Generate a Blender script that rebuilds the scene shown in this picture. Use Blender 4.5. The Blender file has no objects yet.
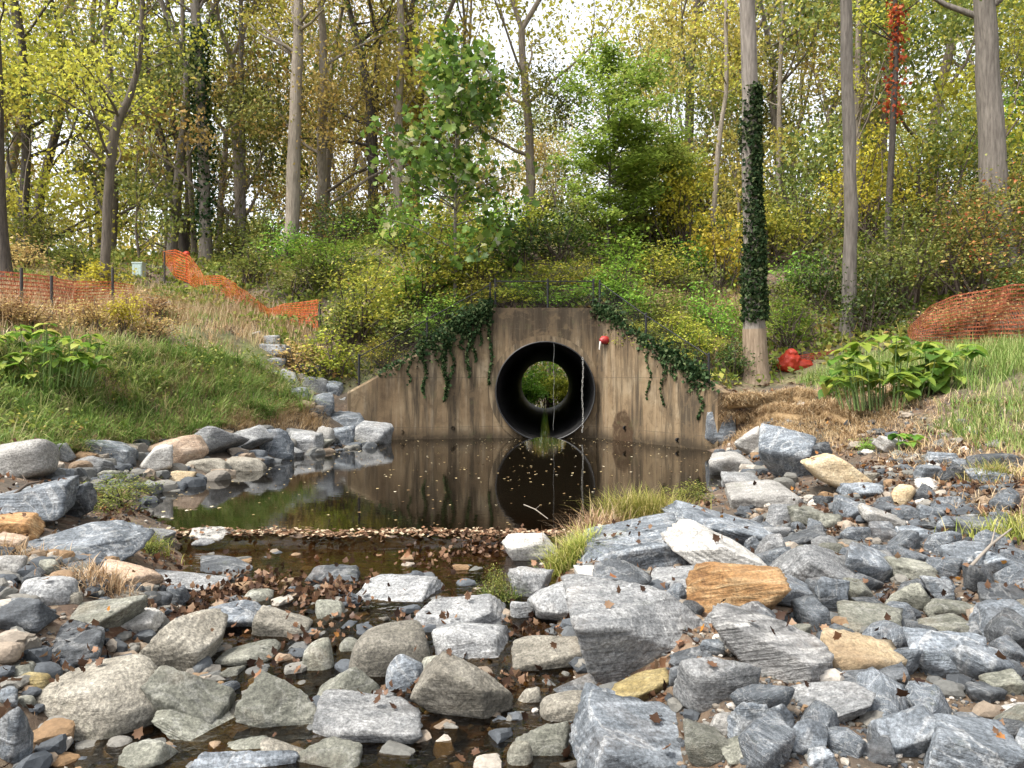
import bpy, math, random
import numpy as np
from math import radians, pi, sin, cos, sqrt

scene = bpy.context.scene
COL = scene.collection
R0 = np.random.RandomState

# ------------------------------------------------------------------ camera, world, sun, exposure
cam_d = bpy.data.cameras.new('camera')
cam_d.sensor_fit = 'HORIZONTAL'; cam_d.sensor_width = 36.0; cam_d.lens = 36.0 * 769 / 1024
cam_d.clip_start = 0.05; cam_d.clip_end = 3000
cam = bpy.data.objects.new('camera', cam_d); COL.objects.link(cam)
cam.location = (0, 0, 1.5); cam.rotation_euler = (radians(90 - 0.45), 0, 0)
scene.camera = cam

world = bpy.data.worlds.new('World'); scene.world = world; world.use_nodes = True
wt = world.node_tree
bg = wt.nodes['Background']
sky = wt.nodes.new('ShaderNodeTexSky'); sky.sky_type = 'NISHITA'; sky.sun_disc = False
SUN_EL, SUN_AZ = 58, 238
sky.sun_elevation = radians(SUN_EL); sky.sun_rotation = radians(SUN_AZ)
sky.air_density = 1.0; sky.dust_density = 3.0
hsv = wt.nodes.new('ShaderNodeHueSaturation'); hsv.inputs['Saturation'].default_value = 0.22
wt.links.new(sky.outputs[0], hsv.inputs['Color']); wt.links.new(hsv.outputs[0], bg.inputs['Color'])
bg.inputs['Strength'].default_value = 0.15

sun_d = bpy.data.lights.new('sun', 'SUN'); sun_d.energy = 2.0; sun_d.angle = radians(14); sun_d.color = (1.0, 0.95, 0.87)
sun = bpy.data.objects.new('sun', sun_d); COL.objects.link(sun)
sun.rotation_euler = (radians(90 - SUN_EL), 0, radians(180 - SUN_AZ))
scene.view_settings.view_transform = 'Standard'; scene.view_settings.look = 'None'
scene.view_settings.exposure = 1.58; scene.view_settings.gamma = 1.0
scene.view_settings.use_curve_mapping = False
scene.render.engine = 'CYCLES'
cy = scene.cycles
cy.max_bounces = 7; cy.diffuse_bounces = 3; cy.glossy_bounces = 3; cy.transmission_bounces = 4; cy.transparent_max_bounces = 8
cy.caustics_reflective = False; cy.caustics_refractive = False
cy.use_denoising = True; cy.use_adaptive_sampling = True; cy.adaptive_threshold = 0.015

F_PX, HZ, CAMZ = 769.0, 378.0, 1.5
def P(px, py, Y): return ((px - 512) / F_PX * Y, Y, CAMZ - (py - HZ) / F_PX * Y)

# ------------------------------------------------------------------ objects, tags
def tag(o, label=None, cat=None, group=None, kind=None):
    if label: o['label'] = label
    if cat: o['category'] = cat
    if group: o['group'] = group
    if kind: o['kind'] = kind
    return o
def empty(name, loc, rz=0):
    o = bpy.data.objects.new(name, None); COL.objects.link(o); o.location = loc; o.rotation_euler = (0, 0, rz); o.empty_display_size = .2
    return o
def link(name, me, parent=None, loc=None):
    o = bpy.data.objects.new(name, me); COL.objects.link(o)
    if parent is not None: o.parent = parent
    if loc is not None: o.location = loc
    return o
def copy_tree(o, loc, rz=0, sc=1.0):
    c = o.copy(); COL.objects.link(c); c.location = loc; c.rotation_euler = (0, 0, rz)
    c.scale = (sc, sc, sc) if np.isscalar(sc) else sc
    for ch in list(o.children):
        d = ch.copy(); COL.objects.link(d); d.parent = c
        for g in list(ch.children):
            e = g.copy(); COL.objects.link(e); e.parent = d
    return c

class MB:
    def __init__(s): s.v = []; s.t = []; s.q = []; s.rt = []; s.rq = []; s.n = 0
    def add(s, V, F, rnd=0.5):
        V = np.asarray(V, float).reshape(-1, 3); F = np.asarray(F, int)
        if len(F) == 0: return
        r = np.full(len(F), rnd, float) if np.isscalar(rnd) else np.asarray(rnd, float)
        s.v.append(V)
        if F.shape[1] == 3: s.t.append(F + s.n); s.rt.append(r)
        else: s.q.append(F + s.n); s.rq.append(r)
        s.n += len(V)
    def box(s, c, d, rz=0, rnd=.5):
        x, y, z = np.array(d) / 2.
        V = np.array([(-x,-y,-z),(x,-y,-z),(x,y,-z),(-x,y,-z),(-x,-y,z),(x,-y,z),(x,y,z),(-x,y,z)])
        if rz: V = V @ np.array([[cos(rz), sin(rz), 0], [-sin(rz), cos(rz), 0], [0, 0, 1]])
        s.add(V + np.array(c), [(0,3,2,1),(4,5,6,7),(0,1,5,4),(1,2,6,5),(2,3,7,6),(3,0,4,7)], rnd)
    def tube(s, pts, rad, sides=6, rnd=.5, cap=False):
        pts = np.asarray(pts, float); n = len(pts)
        rad = np.full(n, rad, float) if np.isscalar(rad) else np.asarray(rad, float)
        T = np.gradient(pts, axis=0); T /= np.linalg.norm(T, axis=1)[:, None] + 1e-9
        ref = np.array([0., 0, 1]) if abs(T[:, 2]).mean() < .8 else np.array([1., 0, 0])
        A = np.cross(T, ref); A /= np.linalg.norm(A, axis=1)[:, None] + 1e-9; B = np.cross(T, A)
        a = np.arange(sides) * 2 * pi / sides
        V = pts[:, None, :] + rad[:, None, None] * (np.cos(a)[None, :, None] * A[:, None, :] + np.sin(a)[None, :, None] * B[:, None, :])
        i = np.arange(n - 1)[:, None] * sides; j = np.arange(sides)[None, :]; j2 = (j + 1) % sides
        F = np.stack([i + j, i + j2, i + sides + j2, i + sides + j], -1).reshape(-1, 4)
        s.add(V.reshape(-1, 3), F, rnd)
        if cap:
            for k in (0, n - 1):
                ring = V[k]; s.add(np.vstack([ring, ring.mean(0)]), [(q, (q + 1) % sides, sides) for q in range(sides)], rnd)
    def data(s, name, mat, loc=(0, 0, 0), smooth=True):
        V = np.vstack(s.v) - np.array(loc)
        nt = sum(len(x) for x in s.t); nq = sum(len(x) for x in s.q)
        idx = []; tot = []
        if nt: idx.append(np.vstack(s.t).ravel()); tot.append(np.full(nt, 3))
        if nq: idx.append(np.vstack(s.q).ravel()); tot.append(np.full(nq, 4))
        idx = np.concatenate(idx); tot = np.concatenate(tot)
        rnd = np.concatenate(s.rt + s.rq)
        me = bpy.data.meshes.new(name)
        me.vertices.add(len(V)); me.vertices.foreach_set('co', V.ravel())
        me.loops.add(len(idx)); me.loops.foreach_set('vertex_index', idx.astype(np.int32))
        me.polygons.add(len(tot)); me.polygons.foreach_set('loop_start', np.concatenate([[0], np.cumsum(tot)[:-1]]).astype(np.int32))
        me.update(calc_edges=True)
        me.polygons.foreach_set('use_smooth', np.full(len(tot), smooth))
        at_ = me.attributes.new('rnd', 'FLOAT', 'FACE'); at_.data.foreach_set('value', rnd.astype(np.float32))
        for m in (mat if isinstance(mat, (list, tuple)) else [mat]): me.materials.append(m)
        me.validate()
        return me
    def build(s, name, mat, parent=None, loc=(0, 0, 0), smooth=True):
        """world-space vertices; loc = origin of the thing (or of the parent thing)"""
        me = s.data(name, mat, loc, smooth)
        return link(name, me, parent, None if parent is not None else loc)

def sines(Pn, seed, freq, octaves=4, gain=.5, waves=5):
    """smooth pseudo noise, sum of random plane waves, about -1..1"""
    rng = R0(seed); out = np.zeros(len(Pn)); amp = 1.0; tot = 0
    for o in range(octaves):
        for w in range(waves):
            d = rng.normal(size=Pn.shape[1]); d /= np.linalg.norm(d)
            out += amp * np.sin(Pn @ d * freq * rng.uniform(.7, 1.4) * 2 * pi + rng.uniform(0, 7)) / waves * 1.4
        tot += amp; amp *= gain; freq *= 2.1
    return out / tot

# ------------------------------------------------------------------ node helpers
def new_mat(name):
    m = bpy.data.materials.new(name); m.use_nodes = True; nt = m.node_tree; nt.nodes.clear()
    return m, nt
def nd(nt, t, props=None, **ins):
    n = nt.nodes.new('ShaderNode' + t)
    for k, v in (props or {}).items(): setattr(n, k, v)
    for k, v in ins.items():
        k2 = int(k[1:]) if k[0] == '_' and k[1:].isdigit() else k.replace('_', ' ')
        setin(nt, n, k2, v)
    return n
def setin(nt, n, k, v):
    s = n.inputs[k]
    if isinstance(v, bpy.types.NodeSocket): nt.links.new(v, s)
    else: s.default_value = v
def rgba(c): return (c[0], c[1], c[2], 1.0)
def ramp(nt, fac, stops, interp='LINEAR'):
    n = nt.nodes.new('ShaderNodeValToRGB'); e = n.color_ramp.elements; n.color_ramp.interpolation = interp
    while len(e) > 1: e.remove(e[-1])
    for i, (p, c) in enumerate(stops):
        if i == 0: e[0].position = p; x = e[0]
        else: x = e.new(p)
        x.color = rgba(c) if not np.isscalar(c) else (c, c, c, 1)
    nt.links.new(fac, n.inputs[0]); return n.outputs[0]
def mixc(nt, fac, a, b, mode='MIX'):
    n = nt.nodes.new('ShaderNodeMix'); n.data_type = 'RGBA'; n.blend_type = mode
    for k, v in ((0, fac), (6, a), (7, b)):
        s = n.inputs[k]
        if isinstance(v, bpy.types.NodeSocket): nt.links.new(v, s)
        else: s.default_value = v if k == 0 else rgba(v)
    return n.outputs[2]
def math_(nt, op, a, b=0.0, c=0.0, clamp=False):
    n = nt.nodes.new('ShaderNodeMath'); n.operation = op; n.use_clamp = clamp
    for k, v in enumerate((a, b, c)):
        s = n.inputs[k]
        if isinstance(v, bpy.types.NodeSocket): nt.links.new(v, s)
        else: s.default_value = v
    return n.outputs[0]
def noise(nt, vec, scale, detail=4, rough=.55, dist=0.):
    return nd(nt, 'TexNoise', Vector=vec, Scale=scale, Detail=detail, Roughness=rough, Distortion=dist).outputs[0]
def mapping(nt, vec, loc=(0,0,0), rot=(0,0,0), sc=(1,1,1)):
    return nd(nt, 'Mapping', Vector=vec, Location=loc, Rotation=rot, Scale=sc).outputs[0]
def finish(nt, bsdf):
    o = nt.nodes.new('ShaderNodeOutputMaterial'); nt.links.new(bsdf, o.inputs[0])
def principled(nt, color, rough=.8, bump=None, bstr=.3, bdist=.02, **kw):
    n = nd(nt, 'BsdfPrincipled', Base_Color=color if isinstance(color, bpy.types.NodeSocket) else rgba(color), Roughness=rough, **kw)
    if bump is not None:
        b = nd(nt, 'Bump', Height=bump, Strength=bstr, Distance=bdist); nt.links.new(b.outputs[0], n.inputs['Normal'])
    return n.outputs[0]
def simple_mat(name, color, rough=.7, metal=0., var=.25, scale=6.):
    m, nt = new_mat(name)
    co = nd(nt, 'TexCoord').outputs['Object']
    n = noise(nt, co, scale, 6)
    c = mixc(nt, n, tuple(x * (1 - var) for x in color), tuple(min(1, x * (1 + var)) for x in color))
    finish(nt, principled(nt, c, rough, n, .15, .01, Metallic=metal)); return m
def leaf_mat(name, stops, trans=.35, hue_var=.03, val_var=.35, gloss=.015):
    """leaf colour by the face's own random number, varied a little per object"""
    m, nt = new_mat(name)
    a = nd(nt, 'Attribute', {'attribute_name': 'rnd'}).outputs['Fac']
    c = ramp(nt, a, stops)
    r = nd(nt, 'ObjectInfo').outputs['Random']
    h = nd(nt, 'HueSaturation', Color=c, Hue=math_(nt, 'MULTIPLY_ADD', r, hue_var, .5 - hue_var / 2), Value=math_(nt, 'MULTIPLY_ADD', r, val_var, 1 - val_var / 2)).outputs[0]
    d = nd(nt, 'BsdfDiffuse', Color=h).outputs[0]; t = nd(nt, 'BsdfTranslucent', Color=h).outputs[0]
    mx = nd(nt, 'MixShader', Fac=trans, _1=d, _2=t).outputs[0]
    g = nd(nt, 'BsdfGlossy', Roughness=.45).outputs[0]
    finish(nt, nd(nt, 'MixShader', Fac=gloss, _1=mx, _2=g).outputs[0]); return m

# ------------------------------------------------------------------ leaf and blade builders
def frames(n, rng, up):
    """random leaf frames: long axis a, side b, normal c; up in 0..1 turns normals to the sky"""
    c = rng.normal(size=(n, 3)); c /= np.linalg.norm(c, axis=1)[:, None]
    c = c * (1 - up) + np.array([0, 0, 1.]) * up; c /= np.linalg.norm(c, axis=1)[:, None]
    a = np.cross(c, rng.normal(size=(n, 3))); a /= np.linalg.norm(a, axis=1)[:, None]
    return a, np.cross(c, a), c
def leaves(Pn, size, rng, up=.45, asp=.6, fold=.15):
    n = len(Pn); size = np.broadcast_to(size, (n,)).astype(float)[:, None]
    a, b, c = frames(n, rng, up)
    V = np.empty((n, 4, 3))
    V[:, 0] = Pn - a * size * .5; V[:, 2] = Pn + a * size * .5 - c * size * fold * .6
    V[:, 1] = Pn + b * size * asp * .5 + c * size * fold; V[:, 3] = Pn - b * size * asp * .5 + c * size * fold
    F = np.arange(n * 4).reshape(n, 4)
    return V.reshape(-1, 3), F
LOBE = np.array([(0, 0), (.18, .2), (.1, .42), (.42, .36), (.5, .52), (.7, .26), (1, 0), (.7, -.26), (.5, -.52), (.42, -.36), (.1, -.42), (.18, -.2)])
HEART = np.array([(0, 0), (-.08, .22), (.06, .42), (.3, .48), (.6, .36), (.85, .15), (1, 0), (.85, -.15), (.6, -.36), (.3, -.48), (.06, -.42), (-.08, -.22)])
def big_leaves(Pn, size, rng, up=.6, shape=LOBE, droop=.25, a=None):
    """outlined leaves (12-point fan), bent along the midrib"""
    n = len(Pn); size = np.broadcast_to(size, (n,)).astype(float)[:, None, None]
    fa, fb, fc = frames(n, rng, up)
    if a is not None:
        fa = a / np.linalg.norm(a, axis=1)[:, None]
        fb = np.cross(fc, fa); fb /= np.linalg.norm(fb, axis=1)[:, None]; fc = np.cross(fa, fb)
    k = len(shape); sh = np.vstack([shape, [(.45, 0)]])
    bend = -droop * sh[:, 0] ** 2 + .35 * np.abs(sh[:, 1]) * .6
    V = Pn[:, None, :] + size * (sh[None, :, 0, None] * fa[:, None] + sh[None, :, 1, None] * fb[:, None] + bend[None, :, None] * fc[:, None])
    F = np.array([(i, (i + 1) % k, k) for i in range(k)])
    F = (F[None] + (np.arange(n) * (k + 1))[:, None, None]).reshape(-1, 3)
    return V.reshape(-1, 3), F, k
def blades(Pn, h, rng, lean=.6, droop=.6, width=.012, dirs=None, spread=1.):
    n = len(Pn); h = np.broadcast_to(h, (n,)).astype(float)
    th = rng.uniform(0, 2 * pi, n); D = np.stack([np.cos(th), np.sin(th), np.zeros(n)], 1) * spread
    if dirs is not None: D = D + dirs
    ln = lean * rng.uniform(.3, 1.2, n)
    S = np.stack([-np.sin(th), np.cos(th), np.zeros(n)], 1)
    V = np.empty((n, 4, 2, 3))
    for k, t in enumerate((0., .38, .72, 1.)):
        c = Pn + D * (h * ln * t ** 1.6)[:, None]
        c[:, 2] += h * (t - droop * ln * t ** 2.2 * .75)
        w = width * (1 - t ** 1.5 * .93) * rng.uniform(.7, 1.3, n)
        V[:, k, 0] = c - S * w[:, None] * .5; V[:, k, 1] = c + S * w[:, None] * .5
    base = np.array([(0, 1, 3, 2), (2, 3, 5, 4), (4, 5, 7, 6)])
    F = (base[None] + (np.arange(n) * 8)[:, None, None]).reshape(-1, 4)
    return V.reshape(-1, 3), F
# ------------------------------------------------------------------ the lie of the land
CTRL = [  # (px, py, distance) seen in the photograph, as ground points
 (0,440,10),(0,345,13),(100,342,15),(150,440,13),(250,426,15),(310,412,17),(250,345,18.5),(300,388,18.5),(200,332,18.5),(0,322,15.5),
 (100,302,20),(0,278,21),(200,306,24),(130,292,26),(260,302,24),(170,264,29),(100,264,27),(0,264,26),(330,352,20),(330,302,23),(400,292,22),
 (300,262,27),(400,242,27),(330,392,19),(545,287,20.8),(545,236,26),(650,232,26),(650,302,20.5),(757,386,17.3),(757,332,19.5),
 (848,336,19),(750,232,25),(850,262,23),(990,242,22),(920,346,17),(1024,346,16),(1000,366,12.5),(800,397,15),(900,402,12),(1000,422,10),
 (870,442,11),(1000,480,7.5),(1024,560,5.6),(1000,745,3.3),(800,610,5.),(700,570,6.2),(0,520,5.9),(0,605,4.5),(60,700,3.6),(700,350,18.7),
 (720,400,16.2),(740,430,14.5),(760,470,11.6),(700,500,9.2),(0,480,7.2),(60,470,8.6),(1024,300,19)]
CW = [P(*c) for c in CTRL]
CW += [(-3.9,18.9,1.12),(-2.2,19.3,2.15),(-.5,19.6,3.12),(.8,19.6,3.12),(2.1,19.6,3.12),(3.1,17.9,2.15),(4.2,16.2,1.2),
 (0,30,7),(10,30,7.2),(20,28,8),(-8,32,6.4),(-20,30,6),(-25,40,5.6),(-10,42,6),(20,40,8),(30,30,9),(40,60,8),(-40,60,5.2),(0,60,5.5),(-40,20,6),(40,10,6),
 (-40,0,3),(40,-10,3),(-12,6,1.7),(-9,3,1.2),(8,3,.9),(8,0,.9),(-8,-4,1),(0,-5,.1),(13,9,2.2),(0,36,6.6),(5,38,6.6),(-5,38,6.4),(1.7,46,5.2)]
CW += [(x, y, .12) for x, y in ((-4.9,12.5),(-4.75,9.45),(-4.2,15.3),(-3.4,7.6),(-3.0,6),(-2.7,4.5),(-2.5,3),(3.8,12.6),(4.3,14.7),(2.6,9.6),(1.3,8.1),(.6,7.3),(.5,6),(.5,4.5),(.5,3.1),(-1,6),(-1,3.4),(-1,9.5),(-1,13),(1,11),(0,16),(1,18.5))]
CW = np.array(CW)
def _phi(r2): return np.where(r2 > 1e-9, .5 * r2 * np.log(r2 + 1e-12), 0.)
def _tps(C, lam=.6):
    n = len(C); X = C[:, :2]; K = _phi(((X[:, None] - X[None]) ** 2).sum(-1)) + lam * np.eye(n)
    Pm = np.hstack([np.ones((n, 1)), X]); A = np.zeros((n + 3, n + 3)); A[:n, :n] = K; A[:n, n:] = Pm; A[n:, :n] = Pm.T
    return np.linalg.solve(A, np.concatenate([C[:, 2], np.zeros(3)]))
TW = _tps(CW)
def hill(x, y):
    xc = np.clip(x, -42, 42); yc = np.clip(y, -8, 62); out = np.empty(len(x))
    for i in range(0, len(x), 20000):
        q = np.stack([xc[i:i+20000], yc[i:i+20000]], 1)
        d = ((q[:, None] - CW[None, :, :2]) ** 2).sum(-1)
        out[i:i+20000] = _phi(d) @ TW[:-3] + TW[-3] + q @ TW[-2:]
    far = np.maximum(0, np.abs(x) - 42) + np.maximum(0, np.abs(y) - 62) * (y > 0)
    return out + .01 * far
SHORE = np.array([(-4.6,12.5),(-4.75,10.5),(-4.5,9.4),(-4.2,8.6),(-3.3,7.6),(-2.8,6.6),(-2.6,6),(-2.2,5.2),(-2.1,4.5),(-2.1,3),(-2.2,-6),(.5,-6),(.45,3),(.35,4.5),(.25,5.5),
  (.4,6.5),(.45,7.3),(1.0,8.1),(1.7,8.8),(2.4,9.7),(3.1,11),(3.6,12.5),(4.0,14.2),(4.05,15.9),(2.1,19.4),(-.47,19.4),(-3.2,18.7),(-3.3,17.4),(-4.0,15.4)])
def shore_dist(x, y):
    """negative inside the stream and pool"""
    d2 = np.full(len(x), 1e9); ins = np.zeros(len(x), bool); n = len(SHORE)
    for i in range(n):
        a = SHORE[i]; b = SHORE[(i + 1) % n]; e = b - a
        t = np.clip(((x - a[0]) * e[0] + (y - a[1]) * e[1]) / (e @ e), 0, 1)
        d2 = np.minimum(d2, (x - a[0] - t * e[0]) ** 2 + (y - a[1] - t * e[1]) ** 2)
        c = (a[1] > y) != (b[1] > y)
        with np.errstate(divide='ignore', invalid='ignore'):
            ins ^= c & (x < (b[0] - a[0]) * (y - a[1]) / (b[1] - a[1]) + a[0])
    return np.where(ins, -1, 1) * np.sqrt(d2)
def zwater(y): return np.interp(y, [4.4, 5.5, 7.05, 7.3], [-.26, -.09, -.085, 0.])
XA0, YA0, XA1, YA1 = .824, 19.2, 1.65, 38.4             # pipe axis
def pipe_x(y): return XA0 + (XA1 - XA0) * (y - YA0) / (YA1 - YA0)
def wall_y(x): return np.interp(x, [-60, -4.1, -3.9, -.47, 2.1, 4.2, 4.6, 20, 60], [18.6, 18.5, 18.5, 19.2, 19.2, 15.7, 15.7, 18, 18])
def ground(x, y, back=None):
    x = np.atleast_1d(np.asarray(x, float)); y = np.atleast_1d(np.asarray(y, float))
    if back is None: back = y > wall_y(x) + .2
    H = hill(x, y); Pn = np.stack([x, y], 1)
    H = H + .05 * sines(Pn, 5, .55, 3) + .02 * sines(Pn, 6, 2.2, 2)
    sd = shore_dist(x, y)
    depth = np.interp(y, [4.5, 5.6, 7.0, 7.35, 7.7, 9.5], [.10, .11, .12, .0, .18, .42])
    bed = zwater(y) - depth * np.clip(-sd / .8, 0, 1) - .015 + np.where(y < 7.3, .075 * sines(Pn, 9, .9, 3), 0) + np.where((y > 7.2) & (y < 7.5), .03 * sines(Pn, 3, 1.3, 2), 0)
    basin = np.where(sd < 0, bed, zwater(y) - .015 + .62 * sd + .03 * np.minimum(sd, 1) * sines(Pn, 12, 1.1, 2))
    z = np.where(back, H, np.minimum(H, basin))
    far = np.abs(x - pipe_x(y)); b2 = -.22 + .05 * sines(Pn, 2, .8, 2) + .45 * np.maximum(0, far - 1.5) + .028 * np.maximum(0, y - 42)
    return np.where(y > 38.38, np.minimum(H, b2), z)
def surface(x, y):
    g = ground(x, y); w = np.where((shore_dist(np.atleast_1d(x), np.atleast_1d(y)) < .3) & (np.atleast_1d(y) < 19.3), zwater(np.atleast_1d(y)), -9)
    return np.maximum(g, w)
_YS = np.concatenate([np.arange(2.2, 12, .02), np.arange(12, 34, .05)])
def at(px, py):
    """where the sight line through a pixel of the photograph meets the ground"""
    x = (px - 512) / F_PX * _YS; z = CAMZ - (py - HZ) / F_PX * _YS
    hit = np.nonzero(surface(x, _YS) > z)[0]
    Y = _YS[hit[0]] if len(hit) else 30.
    return np.array(((px - 512) / F_PX * Y, Y, CAMZ - (py - HZ) / F_PX * Y))

# ------------------------------------------------------------------ ground sheet
def grow(a, b, s, f):
    out = [a]
    while abs(out[-1] - a) < abs(b - a): out.append(out[-1] + s); s *= f
    return out[1:]
xs = np.array(sorted(grow(-9.5, -500, -.3, 1.16)) + list(np.arange(-9.5, 10.01, .11)) + grow(10, 500, .3, 1.16))
near = np.concatenate([sorted(grow(1.6, -30, -.3, 1.3)), np.arange(1.6, 9, .085), np.arange(9, 18.9, .14), [19.0]])
tn = np.clip((near - 9) / (19.0 - 9), 0, 1)
rows = [(y + (wall_y(xs) + .12 - 19.) * t, False) for y, t in zip(near, tn)]
bk = np.concatenate([np.arange(0, 18.9, .3)])
rows += [(wall_y(xs) + .26 + (38.3 - wall_y(xs) - .26) * (t / 18.9), True) for t in bk]
rows += [(np.full(len(xs), y), True) for y in [38.3, 38.45] + list(np.arange(39, 50, .5)) + grow(50, 600, .8, 1.17)]
GX = np.tile(xs, len(rows)); GY = np.concatenate([r[0] for r in rows]); GB = np.concatenate([np.full(len(xs), r[1]) for r in rows])
GZ = ground(GX, GY, GB)
nx, ny = len(xs), len(rows)
ii, jj = np.meshgrid(np.arange(ny - 1), np.arange(nx - 1), indexing='ij')
Fg = np.stack([ii * nx + jj, ii * nx + jj + 1, (ii + 1) * nx + jj + 1, (ii + 1) * nx + jj], -1)
istep = len(near) - 1; xm = (xs[:-1] + xs[1:]) / 2
keep = np.ones((ny - 1, nx - 1), bool)
keep[istep, (xm > -3.7) & (xm < 4.0)] = False
ifar = len(near) + len(bk)
keep[ifar, np.abs(xm - pipe_x(38.4)) < 1.35] = False

def ground_mat():
    m, nt = new_mat('earth')
    pos = nd(nt, 'NewGeometry').outputs['Position']
    v = nd(nt, 'TexVoronoi', Vector=pos, Scale=22.).outputs['Color']
    vr = nd(nt, 'SeparateColor', Color=v).outputs[0]
    litter = ramp(nt, vr, [(0, (.05,.03,.02)), (.3, (.11,.065,.04)), (.6, (.17,.115,.075)), (.85, (.24,.18,.12)), (1, (.15,.07,.035))])
    soil = ramp(nt, noise(nt, pos, 9, 8, .65), [(.3, (.028,.022,.016)), (.7, (.095,.072,.05))])
    c = mixc(nt, ramp(nt, noise(nt, pos, 1.6, 5, .6), [(.35, 0.), (.6, 1.)]), litter, soil)
    # green cover, thin and broken
    gfac = ramp(nt, noise(nt, pos, .55, 6, .65), [(.47, 0.), (.62, .75)])
    z = nd(nt, 'SeparateXYZ', Vector=pos).outputs[2]
    hi = nd(nt, 'MapRange', Value=z, _1=.5, _2=1.3).outputs[0]
    green = ramp(nt, noise(nt, pos, 16, 4, .6), [(.3, (.05,.075,.018)), (.7, (.15,.17,.045))])
    c = mixc(nt, math_(nt, 'MULTIPLY', gfac, hi), c, green)
    # iron-stained stream bed
    y = nd(nt, 'SeparateXYZ', Vector=pos).outputs[1]
    low = nd(nt, 'MapRange', Value=z, _1=.03, _2=-.06).outputs[0]
    bedc = ramp(nt, noise(nt, pos, 2.2, 6, .6), [(.3, (.022,.018,.011)), (.52, (.05,.034,.017)), (.72, (.16,.055,.02))])
    bedn = mixc(nt, .35, bedc, litter)
    c = mixc(nt, low, c, bedn)
    b = math_(nt, 'ADD', noise(nt, pos, 30, 5, .7), vr)
    finish(nt, principled(nt, c, .9, b, .6, .03)); return m
mb = MB(); mb.add(np.stack([GX, GY, GZ], 1), Fg[keep])
tag(mb.build('ground', ground_mat()), kind='structure')

# ------------------------------------------------------------------ water
def water_mat():
    m, nt = new_mat('creek_water')
    pos = nd(nt, 'NewGeometry').outputs['Position']; xyz = nd(nt, 'SeparateXYZ', Vector=pos)
    riff = nd(nt, 'MapRange', Value=xyz.outputs[1], _1=7.2, _2=5.4, _3=.012, _4=.55).outputs[0]
    h = math_(nt, 'ADD', noise(nt, mapping(nt, pos, sc=(1, 1.6, 1)), 5, 3, .5), math_(nt, 'MULTIPLY', noise(nt, pos, 22, 2, .5), .25))
    b = nd(nt, 'Bump', Height=h, Strength=riff, Distance=.06).outputs[0]
    fr = nd(nt, 'Fresnel', IOR=1.42, Normal=b).outputs[0]
    g = nd(nt, 'BsdfGlossy', Roughness=.015, Color=(.95, .95, .95, 1), Normal=b).outputs[0]
    dp = nd(nt, 'MapRange', Value=xyz.outputs[1], _1=6.8, _2=9.5).outputs[0]
    t = nd(nt, 'BsdfTransparent', Color=mixc(nt, dp, (.42, .33, .2), (.22, .15, .07))).outputs[0]
    d = nd(nt, 'BsdfDiffuse', Color=(.010, .008, .005, 1)).outputs[0]
    t2 = nd(nt, 'MixShader', Fac=math_(nt, 'MULTIPLY', dp, .55), _1=t, _2=d).outputs[0]
    finish(nt, nd(nt, 'MixShader', Fac=fr, _1=t2, _2=g).outputs[0]); return m
WATER = water_mat()
wx = np.arange(-6.2, 6.3, .2); wy = np.concatenate([np.arange(-5, 8, .1), np.arange(8, 19.1, .3), [19.22], np.arange(19.5, 39.2, .6), np.arange(39.2, 55, 1.)])
WX, WY = np.meshgrid(wx, wy); WX2 = WX.copy()
inpipe = WY > 19.3
WX2[inpipe] = pipe_x(WY[inpipe]) + np.clip(WX[inpipe], -1, 1) * np.where(WY[inpipe] > 38.5, 1.6, .42)
wz = zwater(WY)
k = len(wx); ii, jj = np.meshgrid(np.arange(len(wy) - 1), np.arange(k - 1), indexing='ij')
Fw = np.stack([ii * k + jj, ii * k + jj + 1, (ii + 1) * k + jj + 1, (ii + 1) * k + jj], -1)
okw = (WY[:-1, :-1] + WY[1:, 1:]) / 2 < wall_y((WX[:-1, :-1] + WX[1:, 1:]) / 2) + .25
okw |= (WY[:-1, :-1] > 19.35) & (np.abs(WX[:-1, :-1] + .1) < 1.05)
mb = MB(); mb.add(np.stack([WX2.ravel(), WY.ravel(), wz.ravel()], 1), Fw[okw])
tag(mb.build('creek_water', WATER), kind='structure')
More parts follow.
